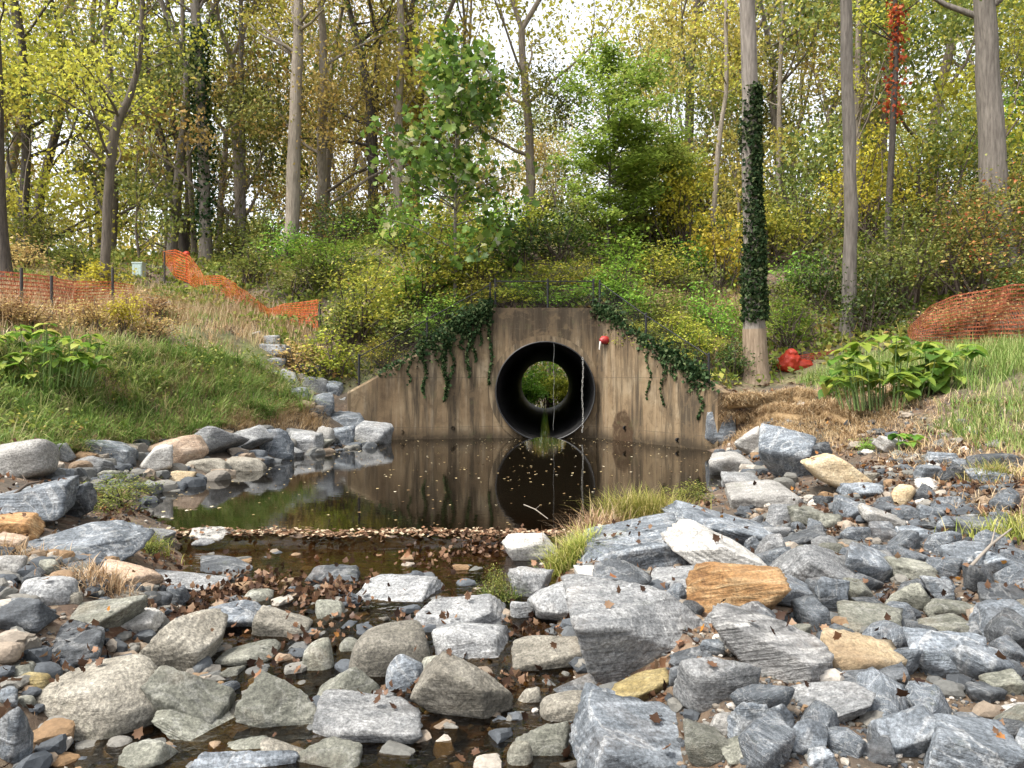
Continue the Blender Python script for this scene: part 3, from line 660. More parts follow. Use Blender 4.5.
# x0, y0, x1, y1, colour, shape, roll, label, short name
H_ = [
 (32,663,160,751,'T','r',8,'largest pale tan rounded boulder, low over the dark water by the wedge stones','big tan boulder'),
 (135,616,216,682,'T','a',-6,'flat-topped tan slab with a sharp upper corner leaning behind the largest tan boulder','cornered tan slab'),
 (150,668,226,736,'G','s',-26,'long grey-tan stone tilted against the right flank of the largest tan boulder',None),
 (155,706,241,750,'G','w',-18,'flat wedge stone over the trickle below the largest tan boulder',None),
 (20,627,109,670,'D','a',6,'blue-black knobbly boulder with white streaks behind the largest tan boulder','streaked black boulder'),
 (42,600,131,645,'G','a',0,'dark green-grey block behind the streaked black boulder','dark green block'),
 (-12,601,44,643,'D','s',10,'black banded slab cut off by the frame edge beside the dark green block',None),
 (23,579,70,611,'P','r',0,'smooth round pale cobble above the black banded slab','round pale cobble'),
 (108,609,157,637,'W','s',4,'flat near-white stone touching the dark green block','flat white stone'),
 (106,592,141,610,'T','r',0,None,None),(145,592,169,610,'D','r',0,None,None),
 (141,570,232,594,'P','s',-10,'long thin pale slab pointing towards the lower pool','long pale slab'),
 (97,560,152,590,'K','a',-14,'peach coloured stone under the blue slab by dry grass','peach stone'),
 (202,603,260,634,'B','s',4,None,None),(218,644,276,669,'G','r',0,None,None),
 (-14,708,27,775,'B','a',8,'blue-grey boulder cut by the lower frame corner beside the largest tan boulder','corner blue boulder'),
 (124,743,172,775,'G','a',14,'green-grey stone in the water below the wedge stone',None),
 (4,665,33,684,'G','r',0,None,None),(19,674,48,698,'Y','r',0,None,None),(53,659,73,675,'B','a',0,None,None),(17,698,34,714,'G','r',0,None,None),(-4,689,17,712,'B','a',0,None,None),
 (190,751,292,775,'B','s',0,None,None),(266,735,327,768,'T','s',-14,None,None),(293,743,358,776,'G','a',10,None,None),(228,737,278,757,'G','s',0,None,None),
 (244,672,323,736,'G','a',12,'large olive-grey peaked boulder behind the flat grey-white slab','olive boulder'),
 (314,700,421,750,'P','s',-3,'flat grey-white slab at the edge of the dark water','waterline slab'),
 (322,667,377,706,'G','a',0,'rough olive-grey stone behind the flat grey-white slab',None),
 (356,627,427,683,'T','r',0,'lumpy brown-grey boulder just behind the little egg-shaped stone','lumpy brown boulder'),
 (387,656,421,697,'B','r',-8,'egg-shaped blue stone leaning on the lumpy brown boulder','egg-shaped stone'),
 (421,656,449,682,'G','r',0,None,None),
 (417,654,508,731,'T','a',-22,'large tan-grey tilted block beside the little egg-shaped stone','tilted pale slab'),
 (436,625,505,663,'P','a',0,'squarish white-grey block behind the tilted pale slab','squarish white block'),
 (415,598,502,639,'P','a',2,'grey block with a pale notched top behind the squarish white block','notched block'),
 (361,576,444,604,'P','s',0,'flat pale slab lying alone in the riffle','riffle slab'),
 (256,608,308,642,'T','s',-16,'pale tan stone beside the heap of brown leaves in the riffle','leafy tan stone'),
 (315,601,342,622,'G','r',0,None,None),(303,642,333,675,'G','r',0,None,None),(337,638,365,655,'G','r',0,None,None),
 (572,585,711,690,'P','w',-5,'huge pale banded boulder with a bluish front, largest of all the stones','huge banded boulder'),
 (531,579,596,628,'P','a',0,'grey block standing left of the huge banded boulder','grey block'),
 (514,636,592,676,'T','s',6,'whitish flat boulder dark on one end, below the grey block','whitish flat boulder'),
 (613,671,666,715,'Y','s',28,'olive-yellow mossy slab tilted under the huge banded boulder','olive-yellow slab'),
 (589,690,648,733,'B','a',-10,'blue pyramid shaped stone beside the olive-yellow slab','blue pyramid'),
 (580,707,710,800,'B','s',-12,'big slate-blue slab low in the foreground below the blue pyramid','big low slab'),
 (681,657,755,718,'P','a',0,'pitted grey-white boulder with a rough lumpy face','pitted boulder'),
 (714,606,824,692,'S','a',-28,'tall striped grey and white boulder leaning beside the yellow-cream stone','striped boulder'),
 (694,566,778,632,'O','a',-6,'bright ochre orange boulder, the only one of its colour','ochre boulder'),
 (543,695,594,726,'T','r',0,'round tan cobble near the blue pyramid','round tan cobble'),
 (518,720,568,762,'G','a',10,'dark brown-grey angular stone by the dark water','brown angular stone'),
 (516,686,541,706,'T','a',0,None,None),(549,672,603,699,'D','a',12,None,None),
 (706,714,736,748,'W','a',0,'crumbly white quartz stone above the green-grey flat stone','white quartz stone'),
 (731,702,770,746,'B','a',0,None,None),(671,648,708,668,'D','s',10,None,None),(671,666,693,690,'D','a',0,None,None),(701,640,724,660,'B','a',0,None,None),
 (738,602,778,634,'D','a',-10,None,None),(724,738,768,765,'G','s',8,None,None),(508,744,532,772,'G','r',0,None,None),(510,601,534,622,'P','a',0,None,None),
 (579,519,683,573,'B','s',2,'broad layered bluish slab below the drooping grass clump','layered slab'),
 (596,563,651,598,'D','w',-14,'dark triangular stone just below the layered bluish slab','dark triangle'),
 (674,503,771,552,'B','s',-20,'long grey slab tilted up towards the white waterside stone','tilted long slab'),
 (672,525,755,594,'W','a',-34,'big whitish angular boulder lying behind the ochre boulder','whitish angular boulder'),
 (649,568,710,594,'P','s',8,'flat pale stone in front of the whitish angular boulder',None),
 (510,568,552,602,'P','a',0,None,None),(576,567,609,590,'W','a',0,None,None),
 (505,537,560,565,'W','s',0,'sandy white slab at the pool edge beside yellow weeds','sandy white slab'),
 (684,511,717,527,'D','s',0,None,None),(732,524,757,542,'B','a',0,None,None),(746,536,763,562,'B','a',0,None,None),
 (730,482,792,511,'W','s',4,'white flat stone on the far waterside in front of the cream block','white waterside stone'),
 (800,455,868,502,'C','s',-33,'long cream block tilted upwards beside the tall dark blue-grey boulder','cream block'),
 (760,427,817,486,'B','a',-8,'tall dark blue-grey boulder against the straw roll','tall blue boulder'),
 (793,443,833,480,'D','a',10,'dark rock leaning between the tall blue boulder and the cream block',None),
 (735,428,763,459,'W','w',-24,'white slanting slab beside the tall blue boulder',None),
 (708,414,736,449,'B','a',0,'grey rock tight against the end of the stained wing wall','wall-end rock'),
 (708,453,752,479,'W','s',0,None,None),(722,472,760,489,'P','s',0,None,None),
 (878,436,911,454,'W','a',-8,None,None),(927,452,957,467,'B','s',0,None,None),(973,454,1016,473,'D','s',0,None,None),(970,469,1002,487,'B','s',-4,None,None),(917,466,947,484,'B','s',0,None,None),
 (891,485,915,508,'C','a',0,'small cream chunk among the blue riprap','cream chunk'),(916,479,946,493,'W','w',0,'bright white flat-based stone among the blue riprap','bright white stone'),
 (838,496,868,524,'B','a',0,None,None),(861,505,905,534,'W','s',-26,'whitish tilted stone behind the humped grey boulder','whitish tilted stone'),
 (870,522,898,545,'D','a',0,None,None),(937,517,960,538,'B','a',0,None,None),(919,506,942,524,'B','a',0,None,None),(933,497,965,516,'B','s',0,None,None),(958,518,1000,542,'D','s',0,None,None),
 (946,543,991,573,'B','s',10,'blue-grey flagstone sloping among brown leaves','sloping flagstone'),
 (900,527,927,547,'B','s',0,None,None),(891,559,934,586,'G','s',-6,None,None),(983,553,1026,583,'B','s',-14,'blue-grey slab beneath a bare stick','stick slab'),(937,578,956,594,'B','w',0,None,None),
 (772,543,868,599,'P','w',-6,'large humped grey boulder beside the blue upright stone','humped grey boulder'),
 (842,544,897,593,'B','a',-20,'blue-grey upright stone at the end of the humped grey boulder','blue upright stone'),
 (766,505,795,530,'P','a',0,None,None),(791,507,822,531,'G','a',-8,None,None),(781,526,825,551,'D','s',16,None,None),(752,534,786,566,'P','a',0,None,None),
 (874,502,895,516,'D','a',0,None,None),(844,483,880,503,'B','a',0,None,None),(820,514,843,530,'G','a',0,None,None),
 (818,577,848,619,'B','a',-6,None,None),(843,574,885,602,'D','a',0,None,None),(889,582,925,617,'G','a',20,'olive-grey stone on the gravel behind the greenish flat stone','olive upper stone'),
 (922,577,956,615,'B','w',-40,'thin blue-grey stone tilted steeply beside the olive stone on the gravel',None),
 (929,600,977,625,'G','s',-8,None,None),(977,585,1020,609,'D','s',0,None,None),
 (979,602,1030,646,'B','s',14,'blue slab cut by the frame edge above the gravel patch','frame-edge slab'),
 (839,606,907,637,'G','s',-6,'greenish flat stone lying above the yellow-cream stone','greenish flat stone'),
 (817,626,854,653,'D','a',0,None,None),
 (824,634,897,690,'C','a',-12,'yellow-cream broken stone beside the blocky speckled boulder','yellow-cream stone'),
 (905,630,974,688,'B','a',-12,'blocky speckled grey boulder beside the yellow-cream stone','speckled block'),
 (922,618,970,640,'G','s',0,None,None),(952,644,1008,692,'B','a',-22,'dull blue boulder beside the speckled block','dull blue boulder'),
 (863,663,906,694,'D','a',8,None,None),(886,648,920,684,'B','a',20,None,None),
 (786,686,868,730,'P','a',12,'pale low stone just below the striped boulder','pale low stone'),
 (877,708,943,770,'B','s',24,'blue slab with a sharp near edge beside orange leaves','sharp blue slab'),
 (916,725,1022,800,'B','s',-6,'big blue slab filling the lower frame corner','corner blue slab'),
 (967,685,1005,711,'D','a',0,None,None),(1002,703,1030,729,'W','a',0,None,None),(988,674,1024,701,'G','s',10,None,None),(1003,662,1030,684,'D','a',0,None,None),
 (783,722,830,763,'B','a',-14,None,None),(764,708,795,752,'B','a',0,None,None),(836,674,895,705,'D','s',10,None,None),(863,739,899,770,'D','s',14,None,None),
 (955,714,988,730,'D','a',0,None,None),(808,750,836,776,'B','a',0,None,None),(1014,728,1050,776,'B','a',0,None,None),(962,636,990,650,'B','a',0,None,None),(970,622,1000,640,'D','a',0,None,None),
 (-20,478,77,530,'B','s',12,'large light blue-grey slab sloping down with a dead twig on it','twig slab'),
 (44,484,90,523,'D','s',26,'dark slate slab lying against the twig slab',None),
 (33,526,133,568,'B','s',3,'broad flat blue slab with weeds growing round its end','weedy blue slab'),
 (-10,440,52,484,'W','r',8,'big rounded whitish boulder under the sedge bank','rounded whitish boulder'),
 (-8,515,42,540,'O','s',4,'flat rust-brown stone below the twig slab','rust-brown stone'),
 (-8,534,24,558,'K','s',0,None,None),(-8,556,22,580,'W','r',0,None,None),(84,578,108,594,'B','s',0,None,None),(40,560,58,578,'G','a',0,None,None),(60,566,90,582,'G','s',0,None,None),
 (84,440,133,463,'B','s',-10,None,None),(138,446,173,478,'W','w',10,'bright white jagged stone on the left waterside','jagged white stone'),
 (153,436,207,469,'K','a',12,'broken tan-pink boulder between the sedges and the water','tan-pink boulder'),(184,427,240,463,'P','a',24,'slanted grey boulder beside the tan-pink boulder','slanted bank boulder'),
 (190,459,227,476,'T','s',0,None,None),(228,458,264,473,'T','s',-6,None,None),(167,471,194,486,'C','s',0,None,None),(44,444,72,462,'P','a',0,None,None),(80,457,110,478,'P','s',-10,None,None),
 (226,427,269,457,'P','a',14,None,None),(261,430,292,463,'B','a',10,None,None),(284,430,320,455,'P','a',0,None,None),(314,427,333,447,'W','a',14,None,None),(326,426,354,446,'B','a',0,None,None),
 (326,412,368,430,'B','a',-4,'blue-topped block of the corner pile beneath the wing wall','corner pile block'),(347,422,391,448,'P','a',-4,'squared pale boulder of the corner pile, dipping into the pool','squared pale boulder'),
 (300,440,330,452,'G','s',0,None,None),(312,394,334,416,'B','a',-20,None,None),(304,378,328,400,'P','a',0,None,None),(292,388,308,404,'B','a',0,None,None),(279,370,298,387,'P','a',0,None,None),(265,358,286,373,'P','s',0,None,None),
 (262,345,290,358,'P','s',0,None,None),(294,400,314,412,'K','a',0,None,None),(330,398,350,414,'P','a',0,None,None),(322,382,342,398,'B','a',0,None,None),(286,380,300,392,'B','a',0,None,None),
 (126,294,142,304,'B','s',0,None,None),(140,298,158,308,'P','s',0,None,None),(155,302,172,311,'P','s',0,None,None),(262,336,280,346,'P','s',0,None,None),
 (145,529,175,544,'P','s',0,None,None),(190,528,232,541,'W','s',-2,None,None),(192,538,214,547,'P','s',0,None,None),(198,558,252,575,'D','s',0,'dark wet stone at the brink of the lower pool','wet dark stone'),
 (298,566,360,584,'D','s',-3,None,None),(100,470,122,484,'G','a',0,None,None),(60,592,80,606,'T','r',0,None,None),(245,590,270,604,'G','r',0,None,None),
]
for i, r in enumerate(H_):
    o = place(*r[:7]); o['category'] = 'boulder' if o.name.startswith('boulder') else 'stone'
    if r[7]: tag(o, r[7])
    if r[8]: A_.append((r[8], (r[0] + r[2]) / 2, (r[1] + r[3]) / 2))

# small riprap between the named stones
rngf = R0(77)
PROTO = [rock_mesh('rock', 900 + i, 'aasarw'[i % 6], (1, rngf.uniform(.7, 1), rngf.uniform(.5, .8)), 0, RM['B'][0], 4) for i in range(18)]
PM_ = {}
def proto(i, kind):
    if (i, kind) not in PM_:
        me = PROTO[i][0].copy(); me.materials.clear(); me.materials.append(RM[kind][0]); PM_[(i, kind)] = me
    return PM_[(i, kind)]
FILL = []
def inside_poly(px, py, poly):
    r = False; n = len(poly)
    for i in range(n):
        (ax, ay), (bx, by) = poly[i], poly[(i + 1) % n]
        if (ay > py) != (by > py) and px < (bx - ax) * (py - ay) / (by - ay) + ax: r = not r
    return r
def fillers(poly, n, smin, smax, kinds, maxtry=4000):
    X0, X1 = min(p[0] for p in poly), max(p[0] for p in poly); Y0, Y1 = min(p[1] for p in poly), max(p[1] for p in poly)
    k = 0
    for t in range(maxtry):
        if k >= n: break
        px, py = rngf.uniform(X0, X1), rngf.uniform(Y0, Y1)
        if not inside_poly(px, py, poly): continue
        p = at(px, py); s = smin * (smax / smin) ** rngf.uniform()
        g = float(ground(p[0], p[1])[0])
        ok = True
        for (o, c, d, bx, kd, st) in ROCKS:
            rr = .42 * (d[0] + d[1]) / 2 + s * .36
            if (c[0] - p[0]) ** 2 + (c[1] - p[1]) ** 2 < rr * rr: ok = False; break
        if not ok: continue
        i = rngf.randint(18); kd = kinds[rngf.randint(len(kinds))]
        z = g + .16 * s
        o = link('rock', proto(i, kd), None, (p[0], p[1], z)); o.scale = (s, s * rngf.uniform(.75, 1.1), s * rngf.uniform(.9, 1.25)); o.rotation_euler = (rngf.uniform(-.3, .3), rngf.uniform(-.3, .3), rngf.uniform(0, 6.28))
        o['category'] = 'stone'; V = PROTO[i][1] * s
        w = s * F_PX / p[1]
        ROCKS.append((o, np.array((p[0], p[1], z)), (s, s, s * .6), (px - w / 2, py - w * .6, px + w / 2, py), kd, 'a'))
        stamp(V + np.array((p[0], p[1], z))); k += 1
RIGHT = [(560,600),(700,540),(760,500),(840,480),(900,455),(1020,480),(1024,768),(540,768),(520,690)]
LEFT = [(0,540),(120,570),(240,600),(250,768),(0,768)]
MID = [(240,600),(500,600),(540,768),(250,768)]
fillers([(770,560),(1024,540),(1024,768),(700,768),(720,700)], 44, .20, .36, 'BBBDDGBBT')
fillers(RIGHT, 34, .15, .32, 'BBBDDGPBT')
fillers(LEFT, 10, .12, .24, 'GTPDBT')
fillers(MID, 10, .10, .22, 'GTGDPB')
fillers([(60,470),(260,440),(330,446),(200,500),(110,520)], 8, .15, .35, 'PBWT')
fillers([(300,420),(345,400),(290,350),(250,335),(270,372)], 6, .2, .4, 'PBP')
# ------------------------------------------------------------------ leaf litter, gravel, grass: what nobody could count
LITTER = leaf_mat('fallen_leaves', [(0, (.025,.014,.010)), (.3, (.07,.038,.022)), (.58, (.14,.078,.045)), (.8, (.23,.15,.09)), (.93, (.22,.095,.04)), (.985, (.38,.18,.035)), (1, (.42,.33,.22))], .12)
STRAW = leaf_mat('dry_straw', [(0, (.22,.14,.07)), (.4, (.42,.29,.15)), (.8, (.54,.41,.25)), (1, (.6,.49,.32))], .2)
SEDGE = leaf_mat('green_sedge', [(0, (.055,.10,.022)), (.35, (.125,.205,.042)), (.65, (.215,.285,.07)), (.84, (.33,.34,.13)), (1, (.48,.39,.22))], .35)
WEED = leaf_mat('weeds', [(0, (.06,.09,.02)), (.35, (.14,.19,.035)), (.65, (.25,.27,.055)), (.85, (.36,.31,.08)), (1, (.36,.2,.08))], .4)
rngc = R0(11)
def wpoly(pp): return np.array([at(*q)[:2] for q in pp])
def sample_poly(poly, n, rng):
    poly = np.asarray(poly); lo, hi = poly.min(0), poly.max(0); out = np.empty((0, 2))
    while len(out) < n:
        q = rng.uniform(lo, hi, (n * 2, 2)); ins = np.zeros(len(q), bool); m = len(poly)
        for i in range(m):
            a, b = poly[i], poly[(i + 1) % m]
            c = (a[1] > q[:, 1]) != (b[1] > q[:, 1])
            with np.errstate(divide='ignore', invalid='ignore'): ins ^= c & (q[:, 0] < (b[0] - a[0]) * (q[:, 1] - a[1]) / (b[1] - a[1]) + a[0])
        out = np.vstack([out, q[ins]])
    return out[:n]
def drop(q, lift=.0):
    return np.column_stack([q, ground(q[:, 0], q[:, 1]) + lift])
def settle(q):
    """height of what lies under a falling leaf; NaN where it would slide off a steep stone"""
    z = ground(q[:, 0], q[:, 1]); sd = shore_dist(q[:, 0], q[:, 1]); w = zwater(q[:, 1])
    z = np.where((sd < .2) & (q[:, 1] < 19.2) & (w > z), w + .002, z)
    out = z.copy(); i = np.floor(q[:, 0] / CELL).astype(int); j = np.floor(q[:, 1] / CELL).astype(int)
    for n_, (a, b) in enumerate(zip(i.tolist(), j.tolist())):
        t = TOPS.get((a, b), -9)
        if t > z[n_]:
            nb = [TOPS.get((a + u, b + v), -9) for u, v in ((1, 0), (-1, 0), (0, 1), (0, -1))]
            out[n_] = t + .004 if max(abs(t - x) for x in nb) < .03 and (a * 7 + b * 13 + n_) % 6 == 0 else np.nan
    return out
def litter(poly, n, size, rng, patchy=.0, curl=.3, up=.75):
    q = sample_poly(poly, n, rng)
    if patchy:
        k = sines(q, 31, .8, 3) > patchy * rng.uniform(.2, 1.6, len(q)) - .3; q = q[k]
    z = settle(q); ok = ~np.isnan(z); q = q[ok]; z = z[ok]
    return np.column_stack([q, z + rng.uniform(.003, .02, len(q))])

near_all = np.array([(-5,2.4),(6,2.4),(8,6),(7,9.5),(5.5,14),(4.2,15),(3.4,11),(1.5,8.2),(.6,7.4),(-3.2,7.6),(-4.6,8.6),(-7,9)])
mb = MB(); Pn = litter(near_all, 24000, .05, rngc, .35)
_sd = shore_dist(Pn[:, 0], Pn[:, 1]); _wet = (_sd < .1) & (ground(Pn[:, 0], Pn[:, 1]) < zwater(Pn[:, 1]) + .005); Pn = Pn[~_wet | (rngc.uniform(0, 1, len(Pn)) < .10)]
rr = rngc.uniform(0, 1, len(Pn)) ** 1.1
V, F, k = big_leaves(Pn, rngc.uniform(.022, .06, len(Pn)), rngc, .5, LOBE, -.7); mb.add(V, F, np.repeat(rr, k))
# drifts caught at the brink of the pool and along the sill
q = np.column_stack([rngc.uniform(-3.3, .9, 1500), 7.4 + rngc.normal(0, .09, 1500)]); Pn = np.column_stack([q, np.maximum(settle(q), 0) + rngc.uniform(.003, .012, len(q))]); Pn = Pn[~np.isnan(Pn[:, 2])]
Pn[:, 1] += .10 * sines(Pn[:, :1], 8, .5, 3); V, F, k = big_leaves(Pn, rngc.uniform(.025, .055, len(Pn)), rngc, .85, LOBE, -.3); mb.add(V, F, np.repeat(np.where(rngc.uniform(0, 1, len(Pn)) < .25, 1., rngc.uniform(.3, .88, len(Pn))), k))
for (px, py, n, s) in ((215,600,380,.24),(250,585,160,.2),(330,600,150,.2),(300,650,120,.2),(430,560,60,.2),(480,545,160,.2),(60,690,120,.15),(390,705,60,.1),(420,690,120,.14),(340,590,160,.2),(440,630,120,.2),(530,640,90,.15),(850,520,320,.3),(930,490,420,.35),(990,520,350,.3),(880,470,260,.3),(960,590,200,.25),(640,560,60,.1),(990,560,200,.3),(660,690,60,.1),(900,600,120,.2),(730,640,60,.1),(500,690,130,.18),(830,640,60,.12)):
    p = at(px, py); q = p[:2] + rngc.normal(0, s, (n, 2)); z = settle(q); Pn = np.column_stack([q, z + rngc.uniform(.005, .04, n)]); Pn = Pn[~np.isnan(z)]
    V, F, k = big_leaves(Pn, rngc.uniform(.022, .055, len(Pn)), rngc, .4, LOBE, -.8); mb.add(V, F, np.repeat(rngc.uniform(0, .9, len(Pn)), k))
o = mb.build('fallen_leaves', LITTER); tag(o, 'brown autumn leaves fallen between the stones and on the creek banks', 'fallen leaves', kind='stuff')

# yellow leaves afloat on the pool
q = sample_poly(SHORE, 620, rngc); q = q[(q[:, 1] > 7.6) & (q[:, 1] < 19)]
m2 = np.column_stack([pipe_x(rngc.uniform(15, 19, 120)) + rngc.normal(1.2, 1.4, 120), rngc.uniform(16, 19, 120)]); m2 = m2[m2[:, 1] < wall_y(m2[:, 0]) - .1]
q = np.vstack([q, m2]); Pn = np.column_stack([q, np.full(len(q), .006)])
V, F, k = big_leaves(Pn, rngc.uniform(.02, .05, len(q)), rngc, .97, LOBE, -.1)
FLOATL = leaf_mat('floating_leaves', [(0, (.15,.09,.045)), (.5, (.32,.23,.11)), (.75, (.48,.38,.2)), (1, (.6,.53,.40))], .1)
mb = MB(); mb.add(V, F, np.repeat(rngc.uniform(0, 1, len(q)), k)); tag(mb.build('floating_leaves', FLOATL), 'scattered pale yellow leaves floating on the dark pool', 'floating leaves', kind='stuff')

# gravel and cobbles too small to count
def gravel_mat():
    m, nt = new_mat('creek_gravel'); a = nd(nt, 'Attribute', {'attribute_name': 'rnd'}).outputs['Fac']; pos = nd(nt, 'NewGeometry').outputs['Position']
    c = ramp(nt, a, [(0, (.022,.025,.028)), (.3, (.065,.073,.082)), (.55, (.10,.097,.085)), (.72, (.16,.15,.13)), (.82, (.17,.10,.045)), (.93, (.26,.23,.19)), (1, (.45,.42,.38))])
    n = noise(nt, pos, 45, 5, .7); c = mixc(nt, .35, c, ramp(nt, n, [(.3, .1), (.7, .9)]), 'OVERLAY')
    finish(nt, principled(nt, c, .85, n, .4, .01)); return m
def pebbles(mb, q, s, rng, sub=1, sink=.25):
    U, Fu = ICO[sub]; n = len(q); z = ground(q[:, 0], q[:, 1])
    sc = np.broadcast_to(s, (n,))[:, None] * rng.uniform(.5, 1.1, (n, 3)) * [1, .85, .62]
    jit = 1 + rng.uniform(-.22, .22, (n, len(U)))
    V = U[None] * jit[..., None] * sc[:, None, :] * .5
    th = rng.uniform(0, 6.28, n); c, s_ = np.cos(th)[:, None], np.sin(th)[:, None]
    X = V[..., 0] * c - V[..., 1] * s_; Y = V[..., 0] * s_ + V[..., 1] * c
    V = np.stack([X + q[:, 0, None], Y + q[:, 1, None], V[..., 2] + z[:, None] + sc[:, 2, None] * sink], -1)
    F = (Fu[None] + (np.arange(n) * len(U))[:, None, None]).reshape(-1, 3)
    mb.add(V.reshape(-1, 3), F, np.repeat(rng.uniform(0, 1, n), len(Fu)))
mb = MB()
pebbles(mb, sample_poly(near_all, 9000, rngc), .012 * (5.) ** rngc.uniform(0, 1, 9000), rngc)
for (px, py, n, s) in ((870,590,500,.35),(890,560,300,.3),(920,700,500,.25),(830,530,300,.3),(60,670,200,.2),(560,700,300,.25),(640,755,500,.2),(760,755,500,.25),(900,745,500,.25),(980,660,500,.25),(820,690,400,.25),(520,640,200,.2),(250,620,200,.4),(700,640,150,.2)):
    p = at(px, py); q = p[:2] + rngc.normal(0, s, (n, 2)); pebbles(mb, q, .012 * 4 ** rngc.uniform(0, 1, n), rngc)
tag(mb.build('creek_gravel', gravel_mat(), smooth=False), 'loose gravel and pebbles filling the gaps between the boulders', 'gravel', kind='stuff')
LOWP = []
for i in range(8):
    V_, F_ = rock_shape(R0(1200 + i), 'aasrwr'[i % 6], 3); LOWP.append((V_ / np.abs(V_).max(0) * np.array([.5, .42, .34]), F_))
mb = MB()
def near_rock_free(q, s):
    ok = np.ones(len(q), bool)
    for (o, c, d, bx, kd, st) in ROCKS: ok &= (q[:, 0] - c[0]) ** 2 + (q[:, 1] - c[1]) ** 2 > (.24 * (d[0] + d[1]) * .8 + .2 * s) ** 2
    return ok
for poly, n, lo, hi in ((wpoly(RIGHT), 1300, .05, .16), (wpoly(LEFT), 500, .06, .15), (wpoly(MID), 420, .05, .14), (wpoly([(60,480),(150,440),(390,440),(230,490),(150,520)]), 260, .1, .24), (wpoly([(700,440),(800,400),(1000,430),(1010,480),(880,450),(760,480)]), 160, .08, .2)):
    s = lo * (hi / lo) ** rngc.uniform(0, 1, n); q = sample_poly(poly, n, rngc); ok = near_rock_free(q, s); pebbles(mb, q[ok], s[ok] * 1.25, rngc, 2, .18)
qq = [(sample_poly(wpoly(LEFT), 150, rngc), .11, .2), (sample_poly(wpoly(MID), 150, rngc), .10, .2), (sample_poly(wpoly([(40,468),(110,446),(200,438),(300,436),(392,436),(388,446),(300,456),(230,476),(190,490),(120,500),(60,490)]), 170, rngc), .16, .42), (sample_poly(wpoly([(345,412),(310,372),(285,345),(258,338),(276,375),(312,418)]), 60, rngc), .18, .4), (sample_poly(wpoly([(715,455),(735,440),(800,475),(790,500),(720,490)]), 40, rngc), .12, .3), (sample_poly(wpoly([(200,540),(480,560),(520,640),(240,640)]), 60, rngc), .1, .2)]
for q, lo, hi in qq:
    s = rngc.uniform(lo, hi, len(q)); ok = near_rock_free(q, s); q = q[ok]; s = s[ok]
    for a in range(len(q)):
        V, Fr = LOWP[a % len(LOWP)]; th = rngc.uniform(0, 6.28); V = V * s[a]; V = V @ np.array([[cos(th), sin(th), 0], [-sin(th), cos(th), 0], [0, 0, 1]]); z = max(float(ground(q[a, 0], q[a, 1])[0]), float(zwater(q[a, 1])) - .05) + .12 * s[a]
        V = V + [q[a, 0], q[a, 1], z]; mb.add(V, Fr, rngc.uniform(.15, .95)); stamp(V)
tag(mb.build('cobbles', gravel_mat(), smooth=False), 'small broken grey cobbles packed between the larger riprap stones', 'cobbles', kind='stuff')

# grass
def clumps(poly, nc, per, spread, rng):
    c = sample_poly(poly, nc, rng); q = np.repeat(c, per, 0) + rng.normal(0, spread, (nc * per, 2)); return drop(q, -.02)
def shelf(mb, poly, nc, per, spread, h, rng, dirs=None, lean=.7, droop=.7, width=.014, rl=(0, 1)):
    Pn = clumps(poly, nc, per, spread, rng); ht = np.repeat(rng.uniform(h[0], h[1], nc), per) * rng.uniform(.6, 1.1, nc * per)
    V, F = blades(Pn, ht, rng, lean, droop, width, dirs)
    base = np.repeat(rng.uniform(rl[0], rl[1], nc), per) ; r = np.clip(base * .75 + rng.uniform(rl[0], rl[1], nc * per) * .3, 0, 1)
    mb.add(V, F, np.repeat(r, 3))
bankL = wpoly([(-60,350),(60,352),(150,352),(240,360),(300,392),(308,412),(225,428),(140,444),(-60,450)])
topL = wpoly([(-60,318),(120,318),(250,330),(265,345),(230,362),(140,354),(-60,356)])
mb = MB()
shelf(mb, bankL, 560, 28, .065, (.32, .72), rngc, np.array([.5, -.6, 0]), .85, 1.05, .018, (0, 1))
shelf(mb, bankL, 260, 14, .06, (.15, .35), rngc, None, .9, .8, .014, (.5, 1))
shelf(mb, topL, 90, 16, .12, (.18, .4), rngc, None, .6, .5, .014, (.3, .95))
rightg = wpoly([(905,350),(1060,340),(1080,400),(1000,398),(905,380),(810,392),(800,378)])
shelf(mb, rightg, 420, 20, .12, (.22, .48), rngc, np.array([-.2, -.3, 0]), .6, .6, .014, (.2, .95))
shelf(mb, wpoly([(950,405),(1060,400),(1080,470),(990,455),(935,430)]), 130, 16, .09, (.15, .36), rngc, np.array([-.3, -.3, 0]), .7, .7, .012, (.25, 1))
shelf(mb, wpoly([(255,330),(330,350),(360,385),(300,380)]), 60, 16, .1, (.15, .35), rngc, None, .6, .6, .012, (.2, .9))
shelf(mb, wpoly([(120,296),(190,312),(250,330),(160,318)]), 120, 14, .15, (.15, .35), rngc, None, .6, .6, .014, (.3, .9))
tag(mb.build('sedge_grass', SEDGE), 'long drooping green sedge grass covering the creek banks', 'grass', kind='stuff')
mb = MB()
shelf(mb, wpoly([(130,372),(230,362),(300,392),(250,408),(150,400)]), 90, 22, .12, (.15, .32), rngc, np.array([.6, -.7, 0]), .9, .9, .012)
shelf(mb, bankL, 330, 16, .10, (.15, .45), rngc, np.array([.6, -.7, 0]), .9, .9, .012)
shelf(mb, wpoly([(60,425),(230,412),(312,402),(330,432),(180,440),(60,455)]), 330, 18, .10, (.15, .36), rngc, np.array([.6, -.8, 0]), .9, .95, .012)
shelf(mb, wpoly([(-60,268),(120,268),(260,300),(320,345),(255,350),(240,325),(120,318),(-60,318)]), 900, 16, .16, (.25, .6), rngc, None, .5, .4, .012)
shelf(mb, wpoly([(720,392),(800,398),(905,385),(905,420),(860,450),(800,440),(720,425)]), 420, 18, .12, (.12, .30), rngc, np.array([-.5, -.7, 0]), .95, .95, .012)
